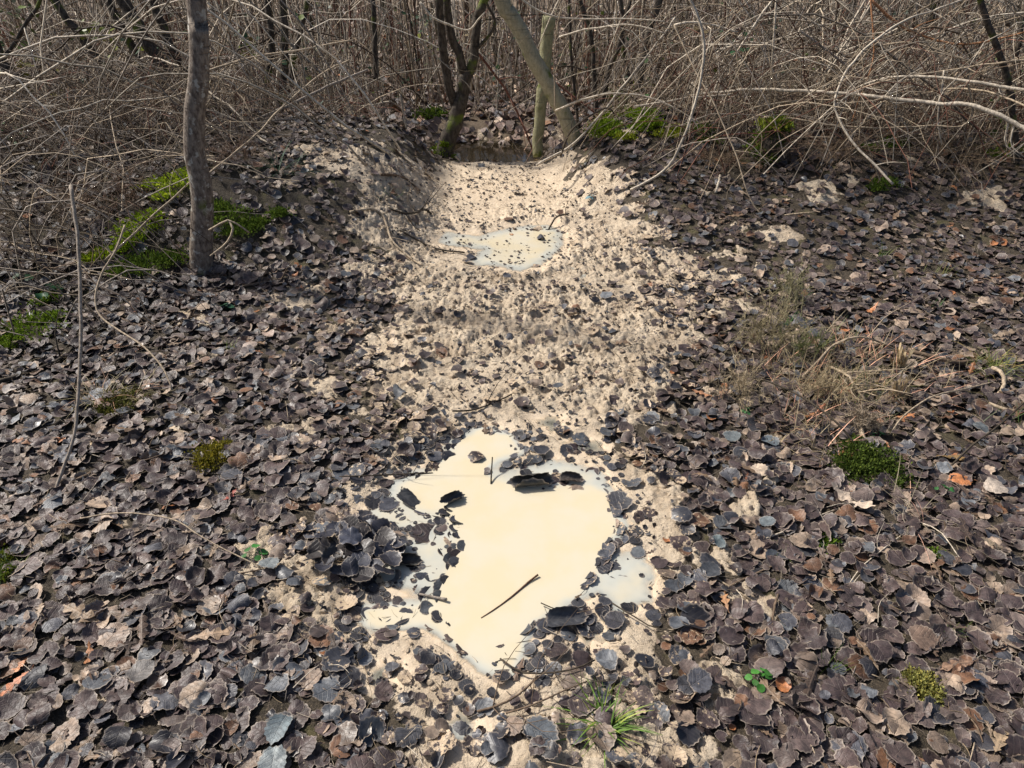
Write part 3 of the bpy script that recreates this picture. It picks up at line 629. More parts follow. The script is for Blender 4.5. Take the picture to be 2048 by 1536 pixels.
# --- trees that stand in the picture
def tree(label, base_px, stems, group=None, mossy=None, mat=None, sub=None):
    """stems: (part name, pts, (Y0,Y1), w0, w1, colour, extra 3D points above the frame)"""
    o = empty('tree', at(base_px[0], base_px[1], base_px[2]), label, 'tree', group)
    for (nm, pts, Y, w0, w1, col, ext, crook) in stems:
        P = path3(pts, Y)
        if ext:
            d = unit(P[-1]-P[-2]); q = P[-1]
            Pn = [q+(d*(1-.25*k)+np.array([0, 0, .25*k]))*ext*k/2 for k in (1, 2)]; P = np.vstack([P, Pn]); w1 = w1*.75
        limb(nm, P, w0, w1, col, mat or M_B, o, 10 if w0 > 14 else 7, crook)
    if mossy:
        cs = []; rs = []
        for x, y, r, Y in mossy: c = at(x, y, Y); cs.append(c); rs.append(r*zcam(c)/F)
        V, T, c = moss_mesh(cs, rs, 2600, (.13, .20, .02), .014, .4, .9); me = mesh_np('moss', V-np.array(o.location), [T], M_MO, c, smooth=False); link('moss', me, o)
    return o
M_T1 = m_trunk('grey_brown_bark', (.10, .075, .06), (.30, .25, .20), 0, .02, .95)
M_T2 = m_trunk('dark_mossy_bark', (.035, .028, .022), (.11, .09, .07), 0, .25, .0)
M_T3 = m_trunk('smooth_pale_bark', (.27, .25, .17), (.38, .36, .26), 0, .0, .15)
M_T4 = m_trunk('greenish_bark', (.24, .23, .13), (.36, .34, .20), 0, .15, .15)
b = ground(404, 540)
tree('slender grey-brown tree trunk rising from the leafy mound, nearest tree on the left', (404, 545, b[1]),
     [('trunk', [(404, 560), (403, 520), (404, 440), (405, 400), (400, 360), (391, 318), (388, 275), (390, 220), (396, 170), (399, 110), (396, 55), (393, 0)], (b[1], b[1]+.12), 44, 34, (.2, .16, .13), 2.4, .03)], mat=M_T1)
tree('dark forked mossy tree with a crooked base at the far end of the muddy cut', (880, 335, 5.75),
     [('trunk', [(868, 338), (882, 315), (896, 285), (908, 250), (920, 205), (930, 165), (936, 145)], (5.75, 5.85), 40, 24, (.1, .08, .06), 0, .12),
      ('stem', [(933, 160), (947, 120), (951, 70), (956, 30), (975, -20)], (5.85, 5.9), 20, 13, (.1, .08, .06), 1.6, .15),
      ('stem', [(932, 155), (918, 110), (905, 80), (896, 35), (893, -10)], (5.85, 5.8), 18, 15, (.1, .08, .06), 1.6, .15),
      ('stem', [(913, 235), (905, 195), (894, 155), (887, 105), (882, 60), (878, -10)], (5.84, 5.7), 19, 13, (.1, .08, .06), 1.6, .15),
      ('branch', [(948, 105), (965, 85), (985, 62), (990, 40), (975, 10)], (5.86, 5.8), 7, 3, (.1, .08, .06), .5, .2)],
     mossy=[(865, 325, 22, 5.72), (880, 312, 18, 5.75), (893, 320, 16, 5.76), (900, 328, 12, 5.78), (890, 292, 9, 5.73)], mat=M_T2)
tree('smooth pale leaning tree trunk slanting up to the left behind the bank', (1153, 295, 5.45),
     [('trunk', [(1158, 300), (1140, 255), (1113, 200), (1092, 160), (1068, 120), (1042, 65), (1018, 25), (998, -12)], (5.45, 5.2), 31, 40, (.3, .28, .2), 2.0, .05)], mat=M_T3)
tree('upright greenish broken pole with a splintered top behind the leaning trunk', (1077, 304, 5.8),
     [('trunk', [(1075, 312), (1077, 270), (1081, 220), (1087, 160), (1092, 105), (1096, 60), (1099, 34)], (5.8, 5.85), 21, 27, (.25, .24, .15), 0, .1),
      ('splinter', [(1089, 60), (1087, 40), (1089, 30)], (5.83, 5.83), 10, 3, (.34, .30, .2), 0, .1)], mat=M_T4)
BT = [('dark slanting stem at the upper left, leaning left from the bramble tangle', [(258, 205), (240, 165), (191, 113), (150, 60), (109, 0)], 5.9, 13, 10),
      ('mossy dark stem leaning left, left of a thicker twin stem', [(300, 165), (283, 140), (255, 75), (215, 0)], 6.1, 13, 11),
      ('thickest dark mossy stem leaning left behind the slender trunk', [(355, 225), (337, 170), (310, 110), (270, 45), (238, -10)], 6.0, 22, 18),
      ('dark stem leaning left just beside the slender trunk', [(372, 190), (350, 110), (325, 55), (305, -5)], 6.2, 14, 12),
      ('dark broken stem standing at the upper left corner', [(70, 260), (58, 222), (35, 160), (3, 123), (-12, 80)], 5.2, 16, 13),
      ('thin dark stem leaning right out of the upper left corner', [(3, 123), (30, 85), (60, 35), (84, -10)], 5.3, 6, 5),
      ('upright dark stem right of the slender trunk', [(526, 245), (533, 180), (543, 90), (535, 0)], 6.1, 11, 10),
      ('upright mossy stem, second right of the slender trunk', [(555, 290), (558, 220), (567, 150), (569, 85), (564, -5)], 6.0, 14, 12),
      ('upright dark stem leaning right, third from the slender trunk', [(575, 210), (588, 120), (603, 55), (616, -5)], 6.4, 9, 8),
      ('short dark stem standing among vertical stalks left of the forked tree', [(752, 160), (750, 90), (746, 10), (745, -10)], 7.0, 9, 8),
      ('slim dark upright stem right of the greenish pole', [(1158, 265), (1150, 190), (1142, 110), (1138, 0)], 6.8, 5, 5),
      ('dark upright stem behind the mossy bank', [(1192, 225), (1188, 150), (1180, 60), (1158, -5)], 6.6, 8, 6),
      ('dark reddish stem curving up from the mossy bank', [(1206, 205), (1215, 150), (1238, 90), (1246, 30), (1240, -5)], 6.4, 8, 6),
      ('dark thick stem rising from the moss on the bank', [(1276, 180), (1284, 130), (1296, 70), (1318, 0)], 6.3, 13, 9),
      ('dark reddish stem right of the mossy bank', [(1262, 170), (1250, 120), (1245, 60), (1262, -5)], 6.9, 7, 6),
      ('dark green upright stem at the far right', [(2032, 330), (2026, 240), (2010, 140), (1985, 70), (1960, -5)], 4.7, 11, 9),
      ('dark stem near the right edge behind the brambles', [(1990, 290), (2010, 200), (2030, 120), (2048, 30)], 5.6, 9, 7),
      ('dark ivy-clad stem at the upper right', [(1868, 130), (1862, 60), (1866, -5)], 9.0, 16, 14),
      ('fine dark stem left of the orange bramble', [(1552, 200), (1560, 110), (1545, 30), (1552, -5)], 7.6, 5, 4),
      ('dark bare stem above the mossy stump', [(1646, 190), (1640, 120), (1636, 40), (1640, -5)], 7.4, 6, 5)]
for lab, pts, Y, w0, w1 in BT:
    tree(lab, (pts[0][0], pts[0][1], Y), [('trunk', pts, (Y, Y+.1), w0*1.3, w1*1.3, (.1, .08, .06), 1.5, .2)], 'dark stems in the thicket', mat=M_T2)

# --- branches and brambles traced one by one:  kind, label, colour, w0, w1, pts, Y, side twigs
ST = [
 ('fallen_branch', 'long weathered fallen branch running up from the left edge behind the slender trunk', GREY, 10, 6, [(-20, 445), (137, 383), (239, 345), (369, 290), (444, 267), (560, 219), (640, 180), (735, 140)], (3.9, 5.6), 9),
 ('fallen_branch', 'thinner branch lying parallel under the long fallen branch right of the slender trunk', GREY, 6, 4, [(380, 300), (427, 275), (495, 250), (581, 239), (622, 244)], (4.6, 5.2), 4),
 ('fallen_branch', 'lower weathered branch parallel to the long fallen branch at the left edge', GREY, 8, 5, [(-20, 465), (60, 430), (160, 400), (260, 362), (380, 312)], (3.8, 4.4), 6),
 ('fallen_branch', 'pale brown branch crossing above the slender trunk and rising to the right', TAN, 6, 4, [(297, 212), (340, 178), (379, 157), (420, 140), (500, 116), (600, 100), (705, 80)], (4.6, 5.0), 5),
 ('fallen_branch', 'dark slack branch sagging across the left edge above the brush', BRN, 7, 4, [(-10, 239), (90, 240), (180, 228), (284, 212)], (4.2, 4.6), 3),
 ('fallen_branch', 'dark branch just under the slack branch at the left edge', BRN, 7, 4, [(-10, 268), (60, 256), (137, 239), (273, 210)], (4.1, 4.5), 3),
 ('fallen_branch', 'straight brown stick rising to the right from the foot of the slender trunk', TAN, 5, 4, [(417, 347), (470, 305), (520, 262), (560, 219), (640, 150), (700, 120)], (3.8, 5.2), 2),
 ('fallen_branch', 'tan stick slanting up to the slender trunk in front of the moss', TAN, 6, 4, [(212, 520), (270, 465), (330, 410), (382, 362)], (3.2, 3.5), 1),
 ('fallen_branch', 'thin branch lying level in front of the moss left of the slender trunk', GREY, 4, 3, [(130, 372), (220, 366), (300, 366), (380, 368)], (3.7, 3.9), 2),
 ('fallen_branch', 'hooked pale twig curling out from the right of the slender trunk', TAN, 6, 4, [(418, 460), (440, 448), (457, 441), (480, 452), (499, 466)], (3.3, 3.3), 0),
 ('fallen_branch', 'hooked pale twig bending down beside the slender trunk', TAN, 6, 4, [(459, 443), (466, 458), (458, 480), (440, 498), (420, 513)], (3.3, 3.2), 0),
 ('fallen_branch', 'long bare pale stick leaning upright at the left, its foot in the leaves', (.33, .28, .23), 7, 9, [(60, 1075), (92, 1025), (126, 938), (150, 862), (156, 790), (162, 700), (161, 603), (157, 500), (150, 430), (141, 370)], (1.65, 2.55), 0),
 ('bramble', 'curved pale vine looping down left of the moss mound', TAN, 5, 4, [(250, 450), (232, 500), (205, 545), (191, 590), (196, 625), (222, 650), (284, 691), (325, 735), (345, 780)], (3.0, 2.35), 0),
 ('fallen_branch', 'brown stick bent like an elbow below the slender trunk', BRN, 7, 4, [(458, 538), (455, 561), (393, 602), (379, 633), (350, 655), (308, 659), (256, 643), (205, 618)], None, 2),
 ('fallen_branch', 'thin level stick lying below the elbow-shaped stick', BRN, 5, 3, [(219, 664), (280, 648), (342, 637), (430, 628), (513, 630)], None, 1),
 ('fallen_branch', 'short brown stick on the leaves right of the slender trunk', BRN, 7, 4, [(485, 573), (550, 560), (643, 546)], None, 2),
 ('fallen_branch', 'dark thick stick lying at the left edge on the leaf slope', DARK, 12, 7, [(-10, 765), (60, 745), (120, 719), (170, 680)], None, 1),
 ('fallen_branch', 'rough dark branch curving under the pale leaning stick', DARK, 11, 6, [(110, 850), (165, 810), (205, 775), (222, 745), (245, 730), (285, 718)], None, 2),
 ('fallen_branch', 'flaky-barked stick lying among leaves near the yellow moss', BRN, 12, 6, [(140, 970), (175, 950), (205, 931), (239, 914), (285, 902), (318, 893)], None, 2),
 ('bramble', 'long thin pale stalk arching over the leaves toward the blue-grey leaf', TAN, 4, 3, [(154, 1038, .02), (230, 1026, .05), (300, 1030, .06), (355, 1042, .07), (396, 1069, .06), (444, 1096, .04), (525, 1136, .01)], None, 0),
 ('twig', 'brown twig lying below the arching pale stalk', BRN, 5, 3, [(320, 1198), (380, 1178), (438, 1155), (528, 1138)], None, 0),
 ('twig', 'thin dark twig slanting over the leaves left of the arching stalk', DARK, 4, 3, [(222, 1174), (290, 1130), (345, 1084)], None, 0),
 ('twig', 'thin brown twig near the bottom edge left of centre', BRN, 5, 3, [(393, 1418), (451, 1472), (480, 1500), (515, 1528)], None, 0),
 ('twig', 'straight thin twig standing in leaves at the lower left', TAN, 3, 2, [(489, 1349), (494, 1300), (497, 1247)], None, 0),
 ('twig', 'small bent twig at the lower left beside a curled leaf', TAN, 4, 3, [(202, 1247), (239, 1233), (284, 1233)], None, 0),
 ('twig', 'dark slanting twig in leaves at the far lower left', DARK, 5, 4, [(75, 1265), (100, 1235), (135, 1205)], None, 0),
 ('root', 'pale root looping down the left side of the muddy cut', TAN, 7, 4, [(700, 424), (742, 417), (765, 432), (775, 455), (785, 482), (820, 515), (845, 530)], None, 1),
 ('root', 'brown root curving along the top of the left muddy bank', BRN, 7, 4, [(762, 349), (790, 350), (812, 358), (841, 382)], None, 1),
 ('twig', 'dark hooked twig ending in a knot at the left wall of the cut', DARK, 5, 6, [(779, 415, .02), (800, 424, .02), (820, 427, .03), (851, 419, .03), (862, 428, .0)], None, 3),
 ('twig', 'dark stick at the waterline left of the far puddle', DARK, 5, 4, [(800, 460), (850, 488), (885, 500), (930, 505)], None, 2),
 ('twig', 'forked dark twig standing at the right shore of the far puddle', DARK, 5, 3, [(1094, 465, .0), (1104, 447, .03), (1114, 434, .05), (1138, 427, .03)], None, 1),
 ('fallen_branch', 'long straight pale branch leaning up from the right bank across the leaning trunk', PALE, 6, 5, [(1073, 330), (1142, 291), (1193, 239), (1258, 157), (1323, 75), (1350, 35)], (4.9, 5.6), 2),
 ('bramble', 'thick pale bramble arching down over the right bank in front of the moss', PALE, 7, 6, [(1375, -10), (1399, 41), (1408, 96), (1404, 140), (1395, 190), (1382, 233), (1365, 280), (1347, 318), (1313, 352), (1261, 380)], (4.6, 4.3), 2),
 ('bramble', 'kinked pale bramble descending across the right thicket to the bank', PALE, 5, 6, [(1936, -5), (1870, 20), (1803, 44), (1741, 89), (1710, 120), (1690, 147), (1669, 202), (1676, 233), (1707, 287), (1745, 325), (1786, 369)], (5.2, 4.2), 2),
 ('bramble', 'thickest pale bramble arching across the right thicket to the right edge', PALE, 6, 11, [(1382, 192), (1468, 181), (1560, 180), (1656, 185), (1793, 198), (1870, 207), (1946, 212), (2000, 232), (2060, 262)], (5.2, 4.2), 5),
 ('bramble', 'pale bramble arching above the thickest one toward the right edge', PALE, 5, 8, [(1676, 192), (1758, 160), (1830, 153), (1895, 157), (1970, 168), (2060, 182)], (5.0, 4.4), 3),
 ('bramble', 'pale bramble sagging between two arches at the right', TAN, 4, 5, [(1830, 190), (1900, 178), (1970, 182), (2060, 215)], (5.0, 4.3), 2),
 ('bramble', 'tan bramble slanting down right from the upper middle', TAN, 5, 4, [(1348, 82), (1416, 113), (1492, 150), (1560, 198), (1620, 215)], (5.3, 5.0), 3),
 ('bramble', 'short bright bramble loop near the top right of centre', PALE, 7, 5, [(1348, 51), (1380, 46), (1410, 48), (1445, 55), (1475, 65)], (5.2, 5.2), 1),
 ('bramble', 'orange bramble curving down from the top at the right', ORG, 7, 4, [(1741, -2), (1775, 31), (1800, 50), (1827, 65), (1895, 86), (1945, 88), (1990, 80), (2060, 62)], (5.3, 5.0), 2),
 ('bramble', 'orange-brown upright bramble at the right hanging from the top', ORG, 5, 3, [(1741, -5), (1744, 30), (1746, 68), (1748, 110), (1736, 154), (1718, 200), (1703, 245)], (5.2, 4.9), 0),
 ('bramble', 'grey bramble slanting down left of the orange upright bramble', GREY, 6, 5, [(1600, 62), (1628, 82), (1680, 122), (1730, 163), (1760, 190)], (5.3, 5.2), 2),
 ('bramble', 'thin level stalk reaching right from the mossy stump', TAN, 4, 3, [(1546, 257), (1575, 268), (1605, 274), (1669, 274)], (4.8, 4.7), 0),
 ('bramble', 'thin long stalk looping right from the top of the mossy stump', TAN, 5, 4, [(1528, 234), (1590, 238), (1656, 250), (1760, 256), (1860, 252), (1923, 253), (1940, 235), (1943, 205), (1933, 164)], (4.8, 4.5), 1),
 ('bramble', 'pale stalk hanging down in the middle of the right thicket', PALE, 4, 4, [(1888, 140), (1884, 175), (1878, 205), (1876, 245), (1882, 287)], (4.7, 4.6), 0),
 ('bramble', 'long brown stalk falling from the thicket to the leaves at right of centre', TAN, 4, 3, [(1348, 50), (1390, 140), (1427, 205), (1455, 270), (1475, 318), (1484, 350), (1497, 390), (1515, 420), (1540, 432), (1628, 424)], (4.9, 4.0), 1),
 ('bramble', 'grey stalk rising right from the foot of the kinked bramble', GREY, 5, 3, [(1690, 295), (1720, 250), (1760, 212), (1800, 165), (1861, 113)], (4.6, 5.1), 2),
 ('bramble', 'fine tan bramble rising gently from the moss to the right edge', TAN, 4, 5, [(1330, 255), (1420, 243), (1520, 213), (1610, 200), (1669, 198), (1760, 165), (1900, 140), (2060, 118)], (5.0, 4.7), 4),
 ('bramble', 'straight pale bramble rising steeply to the top right', TAN, 5, 3, [(1758, 116), (1820, 82), (1870, 45), (1942, -3)], (5.2, 5.4), 1),
 ('bramble', 'tan bramble arching low across the upper right', TAN, 4, 4, [(1752, 92), (1810, 85), (1850, 92), (1910, 112), (1980, 130), (2060, 112)], (5.1, 4.8), 2),
 ('bramble', 'low bramble arch over the moss right of the leaning trunk', PALE, 5, 3, [(1110, 222), (1170, 197), (1225, 187), (1265, 189), (1300, 195), (1340, 212), (1400, 245)], (5.1, 4.9), 1),
 ('bramble', 'pale stick lying level above the moss on the right bank', PALE, 5, 4, [(1268, 213), (1330, 204), (1380, 195), (1460, 190)], (5.0, 5.0), 1),
 ('bramble', 'reddish bramble slanting down right from the forked tree', RED, 6, 4, [(945, 92), (975, 130), (1005, 170), (1030, 215), (1050, 260), (1068, 305)], (6.1, 6.1), 3),
 ('bramble', 'reddish bramble slanting down right behind the leaning trunk', RED, 5, 4, [(1110, 165), (1150, 195), (1185, 222), (1220, 250)], (6.0, 5.9), 2),
 ('bramble', 'pale bramble bowing across the top between the forked and leaning trees', PALE, 6, 4, [(840, 5), (865, 35), (900, 50), (938, 60), (958, 38), (970, 25)], (5.5, 5.5), 1),
 ('bramble', 'thin pale stalk arching over the top right of the leaning trunk', PALE, 5, 3, [(1038, -5), (1070, 18), (1115, 35), (1180, 38), (1250, 38), (1330, 42)], (5.4, 5.3), 1),
 ('bramble', 'pale bramble sweeping right from the greenish pole', PALE, 5, 4, [(1118, 75), (1160, 62), (1200, 55), (1260, 50), (1330, 66)], (5.6, 5.4), 2),
 ('bramble', 'long pale bramble hanging straight down in front of the leaning trunk', TAN, 3, 3, [(1130, -5), (1117, 40), (1108, 110), (1109, 170), (1110, 220)], (5.0, 5.0), 0),
 ('bramble', 'thin dark arching root beside the foot of the leaning trunk', DARK, 5, 4, [(1122, 312), (1140, 265), (1175, 235), (1215, 215), (1230, 232)], (5.0, 4.9), 1),
 ('dead_reed', 'broken pale reed lying aslant left of the forked tree', PALE, 5, 4, [(714, 214), (750, 209), (783, 203)], (6.9, 6.9), 0),
 ('dead_reed', 'broken pale reed standing left of the forked tree', PALE, 5, 5, [(815, 272), (808, 230), (800, 187)], (6.6, 6.6), 0),
 ('twig', 'short pale stub of wood on the right bank', PALE, 7, 7, [(1431, 384), (1438, 365), (1440, 350)], None, 0),
 ('fallen_branch', 'thick barkless stick lying on litter in the right foreground heap', TAN, 13, 9, [(1572, 670, .03), (1600, 688, .03), (1632, 708, .01)], None, 0),
 ('bramble', 'tan stalk arching over the dry weeds at the right', TAN, 7, 4, [(1600, 760, .0), (1640, 718, .06), (1669, 688, .10), (1717, 674, .12), (1760, 685, .08), (1800, 705, .02)], None, 3),
 ('root', 'knotty pale root standing in the dry heap at the right', TAN, 6, 8, [(1662, 735, .05), (1695, 750, .07), (1712, 775, .05), (1730, 800, .03)], None, 6),
 ('fallen_branch', 'short thick barkless stick pointing down above the dark moss at the right', TAN, 11, 13, [(1718, 838, .04), (1724, 862, .03), (1738, 900, .01)], None, 0),
 ('fallen_branch', 'thin black stem slanting across the dry heap at the right', DARK, 5, 5, [(1440, 745, .03), (1478, 750, .06), (1553, 768, .10), (1632, 812, .11), (1680, 853, .08), (1724, 905, .01)], None, 3),
 ('fallen_branch', 'thin black stem slanting down left from the right edge', DARK, 4, 5, [(2060, 795, .12), (1991, 856, .10), (1940, 895, .06), (1890, 942, .01)], None, 1),
 ('fallen_branch', 'stout brown stick curving away from the dry husk at the right', BRN, 12, 8, [(1815, 698, .05), (1860, 712, .05), (1905, 724, .03), (1960, 722, .01)], None, 0),
 ('root', 'pale curved root hooking out of the grass tuft at the right edge', TAN, 9, 9, [(1985, 735, .05), (2005, 746, .05), (2008, 772, .03), (1994, 790, .01)], None, 0),
 ('twig', 'pale peeled stick at the right edge below the grass tuft', TAN, 9, 6, [(1978, 808), (2010, 818), (2055, 826)], None, 0),
 ('bramble', 'long pale arching straw from the lower right litter to the right edge', TAN, 4, 4, [(1780, 870, .0), (1805, 835, .05), (1860, 795, .08), (1930, 778, .06), (1985, 765, .02)], None, 0),
 ('straw', 'long pale straw slanting up right below the dry heap', PALE, 5, 3, [(1526, 1079), (1570, 1062), (1630, 1035), (1695, 1010)], None, 0),
 ('straw', 'bent pale straw strands fanning down at the right foreground', PALE, 3, 3, [(1700, 1165), (1725, 1132), (1770, 1095), (1810, 1065), (1840, 1040)], None, 2),
 ('straw', 'pale straw bent at a knee lower right of the fan of straw', PALE, 3, 3, [(1840, 1045, .02), (1880, 1062, .04), (1915, 1110, .02), (1934, 1136, 0)], None, 0),
 ('straw', 'vertical pale straw below the fan of straw', PALE, 3, 3, [(1694, 1225), (1702, 1175), (1720, 1150)], None, 0),
 ('twig', 'thin brown stick rising right in the right foreground leaves', BRN, 6, 4, [(1461, 1172), (1505, 1150), (1570, 1122)], None, 0),
 ('twig', 'thin tan stick pointing down right at the right shore litter', TAN, 5, 4, [(1399, 1137), (1451, 1168), (1502, 1200)], None, 0),
 ('twig', 'knobbly vertical stick in the sandy gap of the right foreground', BRN, 7, 6, [(1556, 1189), (1547, 1225), (1546, 1262), (1553, 1312)], None, 1),
 ('twig', 'straight thin dark stick pointing to the bottom edge at the right', DARK, 5, 4, [(1727, 1401), (1775, 1470), (1812, 1526)], None, 0),
 ('twig', 'pale twig lying left of the straight dark stick', TAN, 4, 3, [(1695, 1328), (1730, 1343), (1762, 1356)], None, 0),
 ('twig', 'slim brown twig at the right edge of the lower litter', BRN, 5, 3, [(1870, 1245), (1900, 1228), (1930, 1212)], None, 0),
 ('twig', 'short brown curved twig at the bottom right', BRN, 5, 4, [(1932, 1425), (1955, 1455), (1966, 1485)], None, 0),
 ('twig', 'brown catkin-tipped twig floating across the large puddle', (.13, .07, .045), 2.5, 5, [(962, 1236, .0), (985, 1221, .011), (1025, 1192, .0112), (1055, 1166, .012), (1076, 1150, .016)], None, 0),
 ('twig', 'small twig standing straight up out of the large puddle', DARK, 4, 3, [(982, 968, .0), (983, 942, .03), (985, 914, .055)], None, 0),
 ('twig', 'grey broken stick poking into the left arm of the large puddle', GREY, 5, 8, [(838, 1188, .013), (870, 1195, .015), (894, 1199, .02)], None, 0),
 ('twig', 'dark twig with side shoots lying along the upper left shore of the large puddle', DARK, 4, 3, [(640, 955, .01), (720, 952, .02), (800, 948, .02), (866, 946, .01)], None, 3),
 ('twig', 'dark forked twig lying at the lower tip of the large puddle', DARK, 5, 4, [(1000, 1318, .02), (1045, 1345, .02), (1100, 1345, .02), (1150, 1338, .02), (1190, 1320, .02)], None, 3),
 ('twig', 'brown bent stick across the leaves below the large puddle', BRN, 6, 5, [(955, 1422, .01), (1010, 1405, .02), (1050, 1380, .03), (1075, 1352, .02)], None, 2),
 ('twig', 'long thin twig right of the brown bent stick below the puddle', BRN, 5, 3, [(1000, 1430, .01), (1060, 1412, .02), (1120, 1385, .02), (1175, 1362, .01)], None, 1),
 ('twig', 'thin black twig poking into the puddle at its lower right shore', DARK, 4, 3, [(1225, 1207, .02), (1260, 1228, .02), (1310, 1256, .015), (1385, 1266, .01)], None, 1),
 ('twig', 'short black twig above the narrow dark leaf at the lower right shore', DARK, 3, 3, [(1082, 1206, .02), (1105, 1216, .02), (1135, 1225, .01)], None, 0),
 ('twig', 'thin dark twig on the mud above the large puddle', DARK, 5, 3, [(905, 822, .01), (945, 820, .01), (1000, 800, .01), (1040, 780, .0)], None, 1),
]
for kind, lab, col, w0, w1, pts, Y, side in ST:
    P = path3(pts, Y, .012); grp = None
    limb(kind, P, w0*.85, w1*.85, col, M_B, None, 7 if max(w0, w1) > 7 else 5, .22 if kind != 'straw' else .1, side=side*2, lab=lab, cat={'fallen_branch': 'branch', 'dead_reed': 'reed'}.get(kind, kind))

# --- random stems: 300 as objects, the rest as one mass
def rand_stems(n, xy, h, r, lean, bow, cols, K=7, g=rng, flop=0.):
    X, Y = xy; Z = height(X, Y, False)-.02; H = g.uniform(h[0], h[1], n); a = g.random(n)*6.28; l = np.abs(g.normal(0, lean, n))
    t = np.linspace(0, 1, K)[None, :]
    dx = np.cos(a)*l; dy = np.sin(a)*l; b = g.normal(0, bow, (n, 1)); a2 = (g.random(n)*6.28)[:, None]
    px_ = X[:, None]+H[:, None]*(dx[:, None]*t+b*np.cos(a2)*np.sin(np.pi*t)+flop*np.cos(a)[:, None]*t**2.5)
    py_ = Y[:, None]+H[:, None]*(dy[:, None]*t+b*np.sin(a2)*np.sin(np.pi*t)+flop*np.sin(a)[:, None]*t**2.5)
    cz = np.sqrt(np.maximum(.08, 1-l**2))[:, None]; pz = Z[:, None]+H[:, None]*(t*cz-flop*.6*t**3)
    wob = g.normal(0, .010, (n, K, 3))*np.minimum(H, 1.2)[:, None, None]; P = np.stack([px_, py_, pz], -1)+wob*np.minimum(t*3, 1)[..., None]
    rr = g.uniform(r[0], r[1], (n, 1))*np.linspace(1, .45, K)[None, :]
    c = np.array(cols)[g.integers(0, len(cols), n)]*g.uniform(.35, 1.35, (n, 1)); return P, rr, c
def arcs(n, xy, span, hgt, r, cols, K=10, g=rng):
    X, Y = xy; Z = height(X, Y, False); a = g.random(n)*6.28; a = np.where(g.random(n) < .6, g.normal(0, .5, n)+np.where(g.random(n) < .5, 0, np.pi), a)
    t = np.linspace(0, 1, K)[None, :]; L = g.uniform(*span, n)[:, None]; H = g.uniform(*hgt, n)[:, None]; sk = g.uniform(.5, 1.6, (n, 1))
    x = X[:, None]+L*(t-.3)*np.cos(a)[:, None]; y = Y[:, None]+L*(t-.3)*np.sin(a)[:, None]*.7; z = Z[:, None]+H*np.sin(np.pi*np.clip(t, 0, 1)**sk)**.8+.02+g.uniform(0, .5, (n, 1))*t*H
    P = np.stack([x, y, z], -1)+g.normal(0, .014, (n, K, 3)); rr = g.uniform(r[0], r[1], (n, 1))*np.linspace(1, .5, K)[None, :]
    return P, rr, np.array(cols)[g.integers(0, len(cols), n)]*g.uniform(.35, 1.35, (n, 1))
def spread(n, y0, y1, xl=None, xr=None, p=1.3, g=rng):
    Y = y0+(y1-y0)*g.random(n)**p; hwid = .7135*(.84*Y+.87)+.9; X = g.uniform(-1, 1, n)*hwid
    return X, Y
COLS = [TAN, PALE, PALE, GREY, GREY, BRN, DARK, RED, (.60, .55, .47), (.34, .27, .20), (.52, .44, .33), (.72, .64, .52)]
allP = []
def addm(P, r, c, ns=3): allP.append((P, r, c, ns))
def clear(xy, f):
    k = f(*xy); return xy[0][k], xy[1][k]
notcut = lambda X, Y: ~((np.abs(X-xc(Y)-.0) < 1.0) & (Y < 7.1))
# vertical stalks far back, dense
xy = spread(1700, 7.8, 17); addm(*rand_stems(len(xy[0]), xy, (.8, 3.0), (.0035, .013), .17, .06, COLS))
xy = clear(spread(1500, 6.6, 8.5), notcut); addm(*rand_stems(len(xy[0]), xy, (.3, 1.5), (.002, .005), .3, .08, COLS))
# brambles behind and on the banks
xy = clear(spread(800, 6.0, 12), notcut); addm(*arcs(len(xy[0]), xy, (.7, 2.6), (.25, 1.1), (.003, .009), COLS), 3)
# big woody stems and far trunks
xy = spread(170, 8.5, 30, p=1); addm(*rand_stems(len(xy[0]), xy, (3, 6), (.012, .05), .16, .05, [DARK, BRN, (.10, .09, .06), (.13, .12, .07)], 8), 6)
# tangle of thin broken twigs over the banks
def bank(n):
    k = rng.random(n) < .5
    X = np.where(k, rng.uniform(-4.6, -1.0, n), rng.uniform(1.0, 4.8, n)); Y = np.where(k, rng.uniform(3.9, 6.2, n)-.18*(X+1)*-1*.0, rng.uniform(5.0, 6.6, n)-.10*(X-1)); return X, Y
xy = bank(2200); xy = clear(xy, lambda X, Y: (X < -1.6) | (X > 1.3) | (Y > 5.2)); addm(*arcs(len(xy[0]), xy, (.15, .8), (.03, .35), (.0015, .0035), [BRN, GREY, TAN, RED, (.3, .24, .18)], 7))
xy = (rng.uniform(-4.5, -1.75, 760), rng.uniform(2.7, 5.4, 760)); addm(*arcs(760, xy, (.3, 1.5), (.04, .45), (.0018, .0045), [BRN, GREY, TAN, GREY], 9))
xy = (rng.uniform(1.0, 4.8, 620), rng.uniform(4.5, 6.0, 620)); addm(*arcs(620, xy, (.4, 2.0), (.15, .75), (.0018, .0045), [TAN, PALE, GREY, RED, BRN, TAN], 10))
